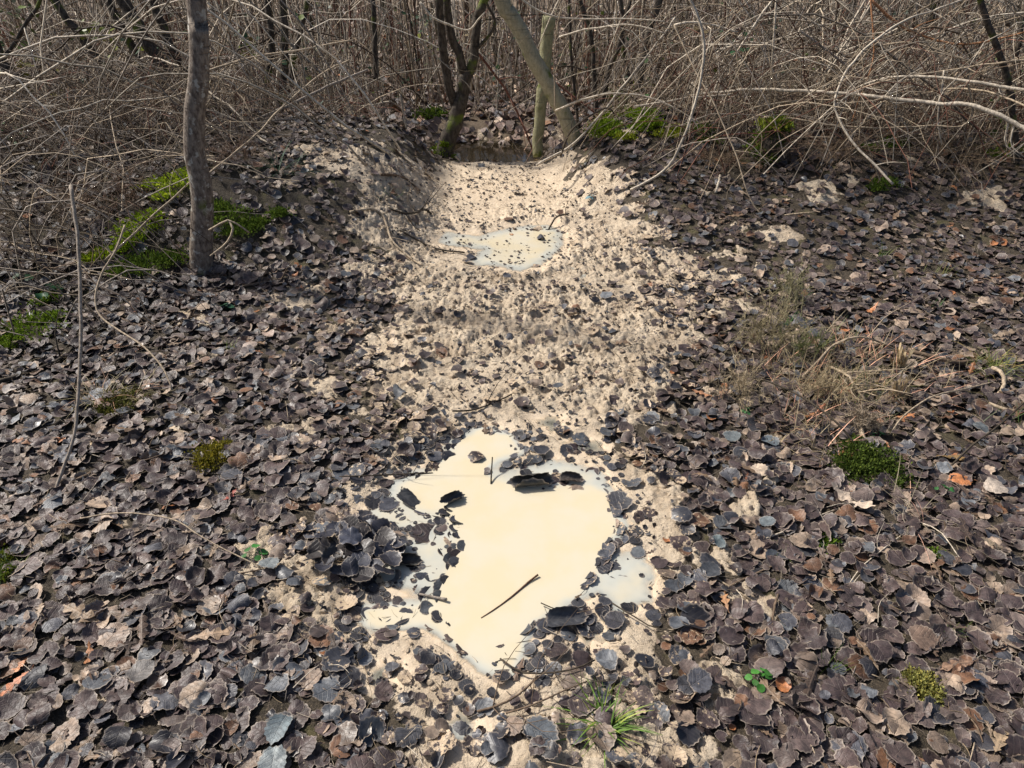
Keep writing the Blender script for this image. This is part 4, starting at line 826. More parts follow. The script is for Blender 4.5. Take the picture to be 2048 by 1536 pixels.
# fine brown grass fringe behind the ditch
xy = clear(spread(2600, 6.9, 11), lambda X, Y: (np.abs(X+.1) > .9) | (Y > 7.6)); addm(*rand_stems(len(xy[0]), xy, (.12, .6), (.0015, .0035), .65, .2, [TAN, BRN, (.3, .22, .14), PALE, DARK], 4))
g_ = Geo()
for P, r, c, ns in allP:
    V, q, t = tubes(P, r, ns, False); g_.add(V, q, t, np.repeat(c, P.shape[1]*ns, 0))
tag(link('thicket', g_.mesh('thicket', M_B)), 'dense tangle of bare thin stems, brambles and dry stalks filling the background', 'thicket', None, 'stuff')
def individuals(n, P, r, c, kind, lab, grp, cat, ns=4):
    for i in range(n):
        gg = Geo(); V, q, t = tubes(P[i:i+1], r[i:i+1], ns); gg.add(V, q, t, c[i]); K_ = P.shape[1]
        for _ in range(7):
            j = random.randrange(2, K_-1); dd_ = unit(P[i, j]-P[i, j-1]); oo = unit(np.cross(dd_, rng.normal(size=3))); Ls = random.uniform(.06, .4); q0 = P[i, j]+(P[i, j-1]-P[i, j])*random.random()
            pp = spline([q0, q0+(dd_*.8+oo*.7)*Ls*.5, q0+(dd_+oo*1.1+np.array([0, 0, .15]))*Ls], 6); v2, q2, t2 = tubes(pp[None], np.linspace(r[i, j]*.55, r[i, j]*.2, 6)[None], 3); gg.add(v2, q2, t2, c[i])
        V, loc = recenter(np.concatenate(gg.V)); q = np.concatenate(gg.Q); t = np.concatenate(gg.T)
        x, y, _ = topix(*P[i].mean(0))
        if not (-20 < x < 2068 and -60 < y < 1500): continue
        side = ('at the far left' if x < 330 else 'left of the forked tree' if x < 860 else 'behind the ditch' if x < 1180 else 'above the right bank' if x < 1620 else 'at the far right')
        cn = 'pale' if c[i].sum() > 1.25 else 'tan' if c[i].sum() > .75 else 'grey-brown' if c[i].sum() > .45 else 'dark'
        tag(link(kind, mesh_np(kind, V, [q, t], M_B, np.broadcast_to(c[i], (len(V), 3))), None, loc), f'{cn} {lab} {side}', cat, f'{cn} {grp} {side}')
xy = clear(spread(150, 6.9, 8.2), notcut); individuals(len(xy[0]), *rand_stems(len(xy[0]), xy, (1.0, 2.6), (.005, .013), .18, .06, COLS, 9), 'dead_reed', 'bare stalk in the thicket', 'stalks in the thicket', 'stalk')
xy = (np.concatenate([rng.uniform(-4.5, -1.2, 75), rng.uniform(1.2, 4.8, 90)]), np.concatenate([rng.uniform(4.1, 6.6, 75), rng.uniform(4.9, 6.8, 90)]))
individuals(165, *arcs(165, xy, (.9, 2.8), (.25, 1.1), (.003, .009), [TAN, PALE, PALE, GREY, BRN, (.72, .64, .52)], 14), 'bramble_arch', 'arching bramble', 'bramble arches in the thicket', 'bramble')

# small evergreen leaves low in the thicket
n = 3200; X_, Y__ = spread(n, 5.4, 10); kk = notcut(X_, Y__) | (Y__ > 7.2); kk &= fbm(X_, Y__, 1.3, 2, 29) > -.05; X_, Y__ = X_[kk], Y__[kk]; n = len(X_)
C = np.stack([X_, Y__, height(X_, Y__, False)+rng.random(n)**2*.9], 1); N_ = unit(rng.normal(0, .5, (n, 3))+[0, -.2, 1]); V, T, Q, luv, nv = round_leaves(C, N_, rng.random(n)*6, rng.uniform(.010, .026, n), 6, 1, .5)
bb = (np.arange(n)*nv)[:, None, None]; cc = np.array([(.03, .07, .03), (.05, .10, .03), (.12, .16, .03), (.16, .12, .05), (.22, .17, .10)])[rng.integers(0, 5, n)]*rng.uniform(.5, 1.3, (n, 1))
tag(link('undergrowth_leaves', mesh_np('undergrowth_leaves', V.reshape(-1, 3), [(T[None]+bb).reshape(-1, 3)], M_IV, np.repeat(cc, nv, 0))), 'sparse small green and brown leaves low among the thicket stems', 'undergrowth', None, 'stuff')
# --- moss
Y_ = (.16, .25, .02); Dk = (.085, .14, .025)
moss_px([(285, 455, 34), (262, 480, 22), (240, 500, 18), (300, 435, 18)], 3000, (.27, .40, .03), 'bright yellow-green moss cushion on the mound left of the slender trunk', .012)
moss_px([(350, 372, 30), (300, 375, 16), (372, 352, 16), (330, 395, 16)], 2400, (.34, .46, .05), 'light yellow-green moss tuft just behind the left side of the slender trunk', .014)
moss_px([(200, 515, 20), (180, 520, 14)], 900, (.28, .38, .03), 'small bright moss spot at the left end of the mound', .012)
moss_px([(450, 440, 36), (480, 465, 26), (430, 420, 22), (510, 450, 20), (560, 430, 16)], 3600, Dk, 'dark green moss patch right of the slender trunk', .012)
moss_px([(300, 530, 40), (350, 520, 26), (260, 540, 26)], 2600, Dk, 'deep green moss in front of the mound below the slender trunk', .012)
moss_px([(60, 660, 40), (20, 690, 24), (110, 640, 18), (95, 600, 18)], 2400, (.13, .21, .025), 'green moss patch at the left edge of the leaf slope', .012)
moss_px([(425, 915, 30), (400, 935, 20), (445, 900, 16)], 2400, (.19, .18, .03), 'yellow-brown moss cushion among leaves in the left foreground', .008)
moss_px([(5, 1120, 22), (10, 1150, 16)], 800, (.11, .15, .02), 'moss spot at the left edge in the foreground', .007)
moss_px([(1210, 270, 24), (1225, 240, 22), (1250, 225, 20), (1240, 200, 20), (1215, 255, 20)], 4200, (.14, .22, .02), 'tall bright moss cushion on the bank right of the leaning trunk', .016)
moss_px([(1290, 235, 24), (1300, 250, 18), (1283, 260, 14)], 2400, (.15, .24, .02), 'round moss cushion in the middle of the right bank', .015)
moss_px([(1262, 178, 26), (1235, 190, 18), (1290, 178, 14)], 1800, (.14, .21, .02), 'moss on the root plate behind the right bank', .016)
moss_px([(1330, 272, 20), (1350, 262, 14), (1250, 278, 14)], 1500, (.20, .25, .03), 'low yellow-green moss on the crest of the right bank', .014)
moss_px([(1400, 262, 22), (1420, 285, 14)], 1300, Dk, 'dark moss spot behind the arching pale bramble', .014)
moss_px([(1735, 930, 46), (1700, 940, 30), (1770, 950, 28), (1720, 905, 24)], 5200, (.06, .095, .02), 'dark green moss clump in the right foreground below the barkless stick', .009)
moss_px([(1845, 1375, 26), (1860, 1395, 18), (1830, 1360, 14)], 1800, (.26, .27, .10), 'pale yellow lichen-like moss tuft at the lower right', .007)
moss_px([(1640, 1088, 18), (1655, 1080, 12)], 900, (.09, .16, .02), 'small moss spot beside a grey leaf at the right foreground', .007)
moss_px([(1870, 1120, 16)], 600, (.10, .17, .02), 'tiny moss spot under the bent pale straw', .007)
moss_px([(1780, 290, 20), (1730, 300, 16)], 900, Dk, 'dark moss under the right thicket', .014)
moss_px([(2010, 300, 22), (1990, 310, 14)], 900, (.14, .22, .03), 'bright moss at the right edge under the thicket', .014)
moss_px([(1770, 370, 20), (1750, 380, 12)], 900, Dk, 'dark moss on the bare bank at the right', .012)
moss_px([(1690, 95, 20), (1685, 75, 16), (1700, 110, 14)], 900, (.13, .16, .03), 'olive moss on the old log at the upper right', .03)
moss_px([(240, 810, 30), (215, 825, 20)], 1200, (.09, .10, .03), 'dull olive moss under a dry grass wisp at the left', .009)
moss_px([(865, 232, 20), (850, 236, 14)], 900, Dk, 'dark green moss hummock across the ditch left of the forked tree', .03)
# mossy stump
def stump(label, px, py, h, w, Y):
    o = empty('mossy_stump', at(px, py, Y), label, 'stump'); b = np.array(at(px, py, Y))
    P = np.array([b+(0, 0, -.08), b+(0, 0, h*.4), b+(.02, 0, h*.8), b+(.03, 0, h)]); limb('stump_wood', P, w, w*.6, (.05, .04, .03), M_T2, o, 10, .3, px=False)
    cs = [b+np.array([random.uniform(-1, 1)*w*.45, -w*.35*random.random(), h*z]) for z in (.1, .3, .5, .7, .9, 1.)]
    V, T, c = moss_mesh(cs, [w*.45]*6, 2600, (.08, .13, .02), .016, -.2, .9); link('moss', mesh_np('moss', V-np.array(o.location), [T], M_MO, c, smooth=False), o)
    V, T, c = moss_mesh([b+np.array([.02, 0, h])], [w*.6], 900, (.20, .25, .04), .02, .5, .4); link('moss_cap', mesh_np('moss_cap', V-np.array(o.location), [T], M_MO, c, smooth=False), o)
stump('dark rotten stump with a moss cap on the right bank', 1530, 322, .22, .15, 4.75)

# --- leaves that stand out
def oak(px, py, size, col, label, yaw=None, tilt=.2, lift=.02, group=None):
    c = np.array([ground(px, py, lift)]); n = normals(c[:, 0], c[:, 1]); n = unit(n+rng.normal(0, tilt, (1, 3))*[1, 1, 0])
    y = np.array([yaw if yaw is not None else random.random()*6.28]); V, T, Q, luv, nv = oak_leaves(c, n, y, np.array([size]))
    A_, _ = frame(n, y); o = single_leaf('oak_leaf', V[0], T, Q, luv[0], np.array(col), 0, 0, label, 'leaf', group, size)
    b0 = V[0][2]-np.array(o.location); d = -A_[0]; p = spline([b0, b0+d*size*.18, b0+d*size*.4+np.array([0, 0, .004])], 5); v, q, t = tubes(p[None], np.full((1, 5), .0009), 4)
    link('leaf_stalk', mesh_np('leaf_stalk', v, [q, t], M_B, np.broadcast_to(np.array(col)*.6, (len(v), 3))), o)
OR = (.46, .20, .085)
for a in [(1742, 621, .05, OR, 'bright orange oak leaf on the grey litter at the upper right'), (1406, 788, .045, (.42, .22, .12), 'orange-brown oak leaf right of the muddy strip'), (1442, 792, .05, (.30, .19, .12), 'dull brown oak leaf beside the orange one right of the mud'),
          (1805, 838, .06, OR, 'large orange oak leaf in the dry heap at the right'), (1700, 1000, .075, (.50, .42, .33), 'large bleached oak leaf in the right foreground'), (1640, 818, .04, (.30, .12, .06), 'rust-brown oak leaf inside the dry heap'),
          (36, 1335, .035, OR, 'small orange oak leaf tip at the lower left edge'), (28, 1370, .04, (.48, .19, .09), 'orange oak leaf just under the small one at the lower left edge'), (165, 1230, .07, (.22, .15, .085), 'big brown oak leaf left of the bent twig in the lower left'),
          (425, 1270, .06, (.33, .24, .16), 'narrow tan oak leaf standing among leaves at the lower left'), (430, 880, .035, (.42, .30, .22), 'pale pinkish oak leaf above the yellow-brown moss'), (190, 878, .05, (.40, .31, .19), 'star-shaped tan oak leaf left of the yellow-brown moss'),
          (352, 862, .045, (.45, .36, .24), 'cream oak leaf above the yellow-brown moss'), (460, 993, .03, (.40, .10, .07), 'small reddish oak leaf right below the yellow-brown moss'), (265, 625, .045, (.26, .11, .06), 'rust-coloured oak leaf behind the looping pale vine'),
          (1915, 1330, .05, (.28, .18, .12), 'brown oak leaf beside the pale moss tuft'), (2000, 1480, .055, (.34, .26, .17), 'tan oak leaf in the bottom right corner'), (1450, 1200, .045, (.36, .20, .10), 'orange-brown oak leaf at the right shore litter'),
          (1495, 950, .03, (.38, .17, .10), 'little orange oak leaf right above the sandy patch'), (1985, 1090, .05, (.38, .30, .20), 'tan lobed oak leaf near the right edge')]:
    oak(*a)
def rleaf(px, py, size, col, label, curl=1., wet=0, tilt=.12, lift=.024, yaw=None, N=None, mud=0., z=None, stretch=None):
    c = np.array([ground(px, py, lift)]) if z is None else np.array([(*flat(px, py, z), z)]); n = normals(c[:, 0], c[:, 1]); n = unit(n+rng.normal(0, tilt, (1, 3))*[1, 1, 0]) if N is None else unit(np.array([N]))
    y = np.array([yaw if yaw is not None else random.random()*6.28]); V, T, Q, luv, nv = round_leaves(c, n, y, np.array([size]), 32, 4, curl)
    V = V[0]
    if stretch:   # a leaf rolled up along its length
        A_, B_ = frame(n, y); A_, B_ = A_[0], B_[0]; q = V-c[0]; u = q@A_; v = q@B_; w_ = q@n[0]
        ang = v/size*stretch; rad = size/stretch*1.05; V = c[0]+np.outer(u*1.4, A_)+np.outer(np.sin(ang)*rad, B_)+np.outer(w_*.4+(1-np.cos(ang))*rad, n[0])
    single_leaf('poplar_leaf', V, T, Q, luv[0], np.array(col), wet, mud, label, 'leaf', None, size)
SL = (.10, .115, .13)
for a in [(1464, 873, .033, (.12, .145, .155), 'flat blue-grey round leaf right of the muddy strip'), (1540, 882, .034, (.11, .14, .16), 'blue-grey round leaf crossed by a pale stalk near the dry heap'), (1437, 1082, .022, (.13, .17, .18), 'small teal-grey leaf at the right shore'),
          (1532, 1043, .024, (.13, .16, .175), 'pale teal-grey leaf right of the sandy patch'), (538, 1127, .030, (.17, .20, .21), 'pale blue-grey leaf at the end of the arching stalk'), (1960, 855, .033, (.11, .13, .14), 'dark blue-grey leaf near the right edge below the black stem'),
          (560, 1455, .036, (.13, .17, .19), 'blue-green grey leaf near the bottom left of centre'), (545, 1528, .035, (.22, .26, .27), 'pale grey-blue leaf cut by the bottom edge'), (1080, 1465, .042, (.07, .085, .10), 'large dark slate leaf left of the green grass tuft'),
          (500, 690, .030, (.33, .27, .23), 'pale curled leaf right below the elbow stick'), (537, 668, .030, (.36, .28, .23), 'upright pale pinkish leaf on the left slope'), (280, 1345, .034, (.13, .125, .12), 'grey-brown leaf at the lower left centre'),
          (1990, 975, .038, (.42, .37, .31), 'bleached pale leaf at the right edge'), (1520, 940, .030, (.46, .38, .29), 'cream leaf with ragged edge above the large bleached oak leaf'), (22, 778, .032, (.42, .39, .36), 'pale whitish leaf standing at the left edge'),
          (418, 1215, .033, (.33, .27, .21), 'tan round leaf in the left foreground'), (1845, 1275, .036, (.17, .12, .09), 'brown leaf with pale rim in the right foreground'), (1785, 1275, .030, (.12, .09, .08), 'dark brown leaf beside the pale-rimmed one'), (1600, 1480, .034, (.10, .075, .07), 'dark purple-brown round leaf near the bottom right')]:
    rleaf(*a, curl=.7)
rleaf(1065, 967, .056, (.05, .052, .05), 'long black rolled leaf lying across the top of the large puddle', .5, .7, z=WL+.004, yaw=.12, N=(0, -.35, 1), stretch=2.8)
rleaf(1140, 958, .030, (.05, .040, .034), 'dark rolled leaf touching the right end of the long black one', .5, .5, z=WL+.006, yaw=-.1, N=(0, -.3, 1), stretch=1.8)
rleaf(905, 1000, .032, (.05, .055, .06), 'small black rolled leaf in the left of the large puddle', .6, .8, z=WL+.002, yaw=.5, N=(0, -.3, 1), stretch=2.)
rleaf(815, 1000, .034, (.05, .055, .06), 'dark curled leaf at the upper left shore of the large puddle', .8, .8, z=WL+.006, yaw=-.6, N=(.2, -.3, 1), stretch=1.5)
rleaf(808, 1122, .036, (.04, .042, .042), 'black scalloped leaf standing in the left shallows', .6, .7, z=WL+.004, yaw=.0, N=(0, -.5, 1), stretch=2.1)
rleaf(915, 1040, .026, (.05, .055, .075), 'dark cupped leaf ringed by milk in the left shallows', .5, .8, z=WL-.002)
rleaf(845, 1152, .022, (.06, .07, .09), 'slate leaf filled with milk in the left shallows', .5, .8, z=WL-.002)
rleaf(790, 1152, .024, (.10, .12, .14), 'wet grey leaf at the left arm of the puddle', .5, .9, z=WL)
rleaf(1209, 1112, .024, (.05, .06, .08), 'glossy slate leaf at the right shallows', .7, .9, z=WL+.002)
rleaf(1243, 1080, .024, (.08, .09, .11), 'grey leaf holding sand at the right shore', .5, .7, z=WL)
rleaf(1275, 1105, .024, (.16, .18, .19), 'pale teal leaf at the right shore', .4, .8, z=WL+.002)
rleaf(1130, 1238, .040, (.06, .065, .075), 'narrow folded dark leaf at the lower right shore', .6, .7, z=WL+.012, yaw=.1, N=(0, -.35, 1), stretch=1.6)
rleaf(880, 1195, .025, (.12, .13, .13), 'submerged leaf at the left arm of the puddle', .5, .8, z=WL-.004)
rleaf(700, 1078, .038, (.085, .095, .125), 'top bluish leaf of the wet leaf heap left of the puddle', 1., .8, lift=.050)
HEAP = [(650,1070),(672,1060),(720,1062),(760,1058),(800,1090),(625,1115),(650,1130),(680,1142),(725,1150),(765,1140),(790,1100),(700,1050),(740,1045),(712,1092),(728,1104)]
for k, (x, y) in enumerate(HEAP+[(655, 1085), (735, 1085), (690, 1100), (760, 1100), (720, 1120), (665, 1115), (700, 1135), (745, 1135), (770, 1075), (690, 1060), (740, 1060), (640, 1100), (780, 1120)]):
    rleaf(x, y, random.uniform(.028, .038), [(.030, .032, .045), (.055, .06, .08), (.03, .026, .026)][k % 3], ['blue-black', 'slate', 'black-brown'][k % 3]+' wet leaf in the heap left of the puddle', .75, .6, tilt=.30, lift=.018+.024*random.random())
    bpy.context.scene.objects[-1]
for o in [o for o in S.objects if (o.get('label') or '').endswith('wet leaf in the heap left of the puddle')]: o['group'] = 'wet leaves of the dark heap'
oak(1908, 915, .085, (.20, .13, .05), 'large ochre-brown rotting leaf at the right edge of the foreground', yaw=-.3)

for k in range(9):
    a_ = k*.7; rleaf(404+math.cos(a_)*34, 552+math.sin(a_)*14, random.uniform(.026, .036), PAL[k % 4]*1.3, ['dark', 'brown', 'grey-brown'][k % 3]+' leaf banked against the foot of the slender trunk', 1., 0, tilt=.5, lift=.03)
# --- grass, plants
def blades(n, L, w, spread_, lean, col, K=5, droop=.5, g=rng):
    a = g.random(n)*6.28; l = g.uniform(*L, n)[:, None]; t = np.linspace(0, 1, K)[None]; ln = np.abs(g.normal(lean, lean*.4, n))[:, None]; dr = g.uniform(0, droop, (n, 1))
    ho = l*(np.sin(ln)*t+dr*t*t*.6); z = l*(np.cos(ln)*t-dr*t**3*.5)
    bx = g.normal(0, spread_, (n, 1)); by = g.normal(0, spread_, (n, 1)); ca, sa = np.cos(a)[:, None], np.sin(a)[:, None]
    P = np.stack([bx+ho*ca, by+ho*sa, z], -1); s = np.stack([-sa, ca, 0*ca], -1)*np.ones((n, K, 1)); wd = (w*np.array([.8, 1, .9, .6, .08][:K]))[None, :, None]*g.uniform(.7, 1.2, (n, 1, 1))
    V = np.stack([P-s*wd, P+s*wd], 2).reshape(-1, 3); b = (np.arange(n)*K*2)[:, None]; k = (np.arange(K-1)*2)[None]; i = (b+k).ravel(); Q = np.stack([i, i+1, i+3, i+2], 1)
    c = np.repeat(np.array(col)*g.uniform(.6, 1.4, (n, 1))*np.where(g.random((n, 1)) < .18, [[2.2, 1.5, 1.6]], [[1, 1, 1]]), K*2, 0); return V, Q, c
def tuft(px, py, n, L, w, col, label, spread_=.012, lean=.5, droop=.9, cat='grass tuft', kind='grass_tuft'):
    loc = ground(px, py, -.004); V, Q, c = blades(n, L, w, spread_, lean, col, 5, droop); o = link(kind, mesh_np(kind, V, [Q], M_GR, c), None, loc); return tag(o, label, cat)
GG = (.10, .20, .03)
tuft(1210, 1462, 110, (.05, .14), .0019, (.15, .26, .05), 'bright green grass tuft at the bottom edge right of centre', .012, .75, .9)
tuft(1195, 1400, 12, (.05, .12), .001, (.05, .09, .02), 'sparse dark grass blades just above the bright tuft', .01, .25, .2)
tuft(1655, 1345, 22, (.04, .11), .001, (.08, .13, .02), 'thin upright grass tuft in the lower right litter', .010, .28, .3)
tuft(1985, 745, 150, (.05, .15), .0013, (.22, .25, .08), 'thick straw-green grass tuft at the right edge', .030, .7, 1.0)
tuft(1575, 655, 24, (.04, .10), .0013, (.07, .18, .04), 'fresh green grass tuft above the dry heap', .02, .5, .4)
tuft(1610, 600, 20, (.05, .12), .0013, (.08, .16, .04), 'fresh grass tuft beside the dry feathery weed', .03, .5, .5)
tuft(1760, 520, 26, (.04, .12), .0013, (.09, .16, .03), 'grass tuft in the litter at the upper right', .03, .5, .5)
tuft(1880, 555, 24, (.04, .12), .0013, (.14, .16, .05), 'thin olive grass tuft below the right bank', .04, .5, .5)
tuft(1875, 618, 14, (.03, .08), .0015, (.06, .19, .04), 'small vivid grass tuft in grey leaves at the right', .02, .5, .5)
tuft(1475, 322, 60, (.08, .22), .0015, (.26, .24, .12), 'spidery dry grass tuft on the right bank', .01, 1.1, .6)
tuft(560, 345, 30, (.10, .3), .002, (.05, .12, .06), 'grass tuft on the bank right of the slender trunk', .03, .9, .6)
tuft(205, 800, 60, (.06, .18), .0013, (.42, .36, .22), 'dry wisp of grass left below the looping vine', .03, .8, 1.)
tuft(270, 790, 40, (.06, .18), .0013, (.42, .36, .22), 'dry grass wisp over the olive moss', .03, .9, 1.)
tuft(462, 700, 18, (.03, .07), .0012, (.12, .17, .03), 'tiny grass tuft beside the pale curled leaf', .01, .6, .5)
tuft(1900, 1270, 14, (.03, .07), .0011, (.09, .15, .03), 'small grass tuft at the right in the foreground', .01, .5, .5)
tuft(1680, 1495, 8, (.02, .05), .0015, (.22, .28, .05), 'short yellow-green blades at the bottom right', .008, .8, .3)
tuft(20, 1150, 30, (.03, .09), .0012, (.09, .15, .03), 'grass tuft at the left edge in the foreground', .02, .6, .5)
tuft(1560, 1110, 10, (.03, .07), .001, (.10, .15, .04), 'few thin grass blades left of the small moss spot', .01, .5, .5)
tuft(780, 395, 26, (.05, .14), .0015, (.06, .12, .04), 'grass blades hanging on the left muddy bank', .03, .8, .7)
tuft(1000, 290, 60, (.08, .3), .0018, (.22, .17, .09), 'dry brown grass hanging over the dark ditch', .20, .6, .7)
tuft(1660, 690, 40, (.05, .14), .0013, (.16, .20, .07), 'olive grass tuft under the arching stalk of the dry heap', .05, .6, .6)
tuft(1720, 790, 60, (.05, .16), .0013, (.14, .17, .06), 'green-brown grass inside the dry heap', .07, .7, .8)
tuft(1600, 900, 60, (.05, .16), .0011, (.40, .31, .18), 'tangle of dry straw at the foot of the dry heap', .06, 1.0, .8)
tuft(1830, 1040, 40, (.06, .22), .0010, (.48, .41, .29), 'spray of pale dry straw in the right foreground', .03, 1.1, .8)
tuft(2010, 850, 30, (.05, .14), .0012, (.09, .14, .04), 'dark grass tuft at the right edge below the black stem', .04, .7, .6)
def plant(px, py, n, L, col, label, rad=.03, kind='small_plant'):
    loc = ground(px, py, .0); o = empty(kind, loc, label, 'plant')
    for k in range(n):
        a = k*2.4+random.random(); r = rad*random.uniform(.4, 1); c = np.array([[math.cos(a)*r, math.sin(a)*r, random.uniform(.012, .035)]])
        N_ = unit(np.array([[math.cos(a)*.4, math.sin(a)*.4, 1]])); V, T, Q, luv, nv = round_leaves(c, N_, np.array([a]), np.array([L*random.uniform(.7, 1.2)]), 14, 2, .6)
        me = mesh_np('leaf', V[0], [T, Q], M_IV, np.broadcast_to(np.array(col)*random.uniform(.7, 1.4), (nv, 3))); lf = link('leaf', me, o)
        p = spline([(0, 0, 0), c[0]*.6, c[0]], 5); v, q, t = tubes(p[None], np.full((1, 5), .0008), 4); link('leaf_stalk', mesh_np('leaf_stalk', v, [q, t], M_IV, np.broadcast_to(np.array(col), (len(v), 3))), o)
plant(1515, 1368, 9, .010, (.05, .17, .03), 'small bright green seedling with round leaves at the lower right')
plant(510, 1118, 5, .013, (.04, .16, .035), 'three-leaved green seedling beside the pale blue-grey leaf')
plant(1880, 985, 5, .009, (.05, .17, .05), 'tiny green seedling below the ochre rotting leaf')
plant(1490, 830, 4, .012, (.06, .17, .06), 'little green seedling left of the dry heap', .02)
plant(1752, 882, 4, .012, (.06, .18, .06), 'little green seedling right of the short thick stick', .02)
plant(95, 590, 6, .028, (.02, .07, .03), 'dark ivy sprig at the left edge', .06)
plant(455, 622, 2, .022, (.03, .09, .05), 'single dark green leaf sprig beside the elbow-shaped stick', .02)
plant(60, 560, 5, .024, (.025, .08, .03), 'second ivy sprig at the left edge above the first', .06)
plant(1180, 400, 3, .02, (.16, .26, .30), 'pale bluish sprig on the right muddy bank', .02)
# --- leafy sprays in the thicket (each a sprig)
SPR = [(40, 60, 5.5, (.10, .14, .02)), (190, 70, 6.0, (.14, .17, .03)), (235, 82, 6.2, (.22, .25, .03)), (30, 290, 4.5, (.05, .16, .03)), (10, 280, 4.6, (.04, .14, .03)), (500, 80, 7, (.03, .07, .035)), (495, 100, 7, (.20, .25, .03)),
       (830, 60, 8, (.05, .10, .05)), (845, 42, 8.2, (.04, .09, .05)), (815, 150, 8, (.05, .09, .05)), (1535, 45, 7.5, (.03, .06, .04)), (1485, 100, 6.5, (.04, .12, .05)), (1760, 48, 8.5, (.04, .07, .05)), (1790, 55, 8.5, (.05, .08, .06)),
       (1965, 42, 7.5, (.03, .06, .045)), (1985, 60, 7.5, (.03, .05, .035)), (70, 160, 5.3, (.16, .15, .02)), (620, 90, 8, (.07, .10, .05)), (2000, 235, 5, (.14, .2, .04)), (1120, 130, 7.5, (.05, .09, .04)), (855, 85, 7.6, (.18, .20, .03)), (25, 20, 6.5, (.06, .08, .02)), (330, 30, 8.5, (.05, .07, .02)), (1930, 40, 8, (.03, .06, .04))]
WORD = ['upper left corner', 'upper left', 'upper left beside the yellow sprig', 'left edge', 'left edge beside its twin', 'right of the slender trunk', 'right of the slender trunk below the dark one', 'left of the forked tree near the top', 'top edge left of the forked tree', 'lower left of the forked tree', 'top right of centre', 'above the mossy stump', 'old log at the upper right', 'old log at the upper right beside the first', 'upper right corner', 'upper right corner below the first', 'left edge under the dark stem', 'above the long fallen branch', 'right edge', 'right of the greenish pole', 'beside the forked tree stem', 'top left corner', 'top edge near the slender trunk', 'top edge at the right']
for (x, y, Y, c), wd in zip(SPR, WORD):
    loc = np.array(at(x, y, Y)); o = empty('leafy_sprig', loc, ('yellow-green' if c[0] > .12 else 'dark green')+' leafy sprig in the thicket, '+wd, 'sprig'); n = 14; g = rng
    C = g.normal(0, .07, (n, 3)); N_ = unit(g.normal(0, .6, (n, 3))+[0, -.3, 1]); V, T, Q, luv, nv = round_leaves(C, N_, g.random(n)*6, g.uniform(.012, .03, n), 8, 1, .5)
    b = (np.arange(n)*nv)[:, None, None]; me = mesh_np('leaves', V.reshape(-1, 3), [(T[None]+b).reshape(-1, 3)], M_IV, np.repeat(np.array(c)*g.uniform(.5, 1.5, (n, 1)), nv, 0)); link('leaves', me, o)
    h = loc[2]-float(height(np.array([loc[0]]), np.array([loc[1]]), False)[0]); P = spline([(.1, .05, -h), (.03, .02, -h*.4), (0, 0, 0)], 6)[None]; P = np.concatenate([P]+[spline([(0, 0, -.05), C[i]*.5, C[i]], 6)[None] for i in range(n)])
    v, q, t = tubes(P, np.concatenate([np.full((1, 6), .003), np.full((n, 6), .0012)]), 4); link('stem', mesh_np('stem', v, [q, t], M_B, np.broadcast_to(BRN, (len(v), 3))), o)
# --- old log with moss at the upper right
P = path3([(1640, 118), (1720, 82), (1800, 62), (1900, 50), (2000, 42), (2080, 40)], (9.5, 9.5)); limb('fallen_log', P, 15, 18, (.10, .085, .06), M_T2, None, 9, .2, lab='old dark mossy log lying in the litter at the upper right', cat='log')
# --- feathery dry weeds
def weed(px, py, n, h, label, col=(.38, .31, .19), lean=(.0, 0), spread_=.05, fuzz=26):
    loc = np.array(ground(px, py, 0)); o = empty('dry_weed', loc, label, 'weed'); g = rng; st = []; tw = []
    for k in range(n):
        a = g.normal(0, spread_, 2); L = g.uniform(*h); tip = np.array([a[0]+lean[0]*L+g.normal(0, .25)*L, a[1]+lean[1]*L+g.normal(0, .2)*L, L]); p = spline([(a[0], a[1], -.01), tip*.5+np.array([g.normal(0, .02), 0, L*.1]), tip], 10); st.append(p)
        for j in range(fuzz):
            i = g.integers(2, 9); d = unit(p[i+1 if i < 9 else 9]-p[i-1]); q = unit(g.normal(size=3)+d*.8); l = g.uniform(.008, .035); tw.append(spline([p[i]+(p[i]-p[i-1])*g.random(), p[i]+q*l*.5, p[i]+q*l+np.array([0, 0, .3*l])], 4))
    v, q, t = tubes(np.array(st), np.full((n, 10), .0014)*np.linspace(1, .5, 10), 4); link('stem', mesh_np('stem', v, [q, t], M_B, np.broadcast_to(np.array(col)*.9, (len(v), 3))), o)
    v, q, t = tubes(np.array(tw), np.full((len(tw), 4), .0008), 3, False); tag(link('twiglets', mesh_np('twiglets', v, [q], M_B, np.repeat(np.array(col)*g.uniform(.6, 1.5, (len(tw), 1)), 12, 0)), o), kind='stuff')
weed(1515, 700, 41, (.10, .26), 'feathery dry weed with fuzzy stems right of the muddy strip', (.36, .31, .19), (.1, .1), .08, 30)
weed(1570, 610, 25, (.10, .22), 'thin dry weed behind the feathery one', (.30, .28, .16), (0, .1), .07, 24)
weed(1475, 800, 28, (.06, .18), 'low dry weed sprawling left of the dry heap', (.44, .36, .24), (-.1, 0), .08, 24)
weed(1640, 800, 32, (.06, .16), 'tangled dry weed in the middle of the heap', (.44, .36, .23), (.2, 0), .08, 24)
weed(1720, 860, 32, (.05, .12), 'greyish fuzzy weed round the knotty root', (.40, .33, .25), (0, 0), .035, 30)
weed(1610, 720, 19, (.08, .18), 'greenish dry weed beside the barkless stick', (.20, .22, .09), (.1, .1), .07, 26)
weed(1660, 320, 64, (.08, .22), 'hanging fringe of dead brown weed on the right bank', (.26, .19, .13), (0, -.5), .22, 22)
weed(1560, 300, 41, (.08, .2), 'dead brown weed beside the rotten stump', (.28, .20, .14), (0, -.4), .12, 22)
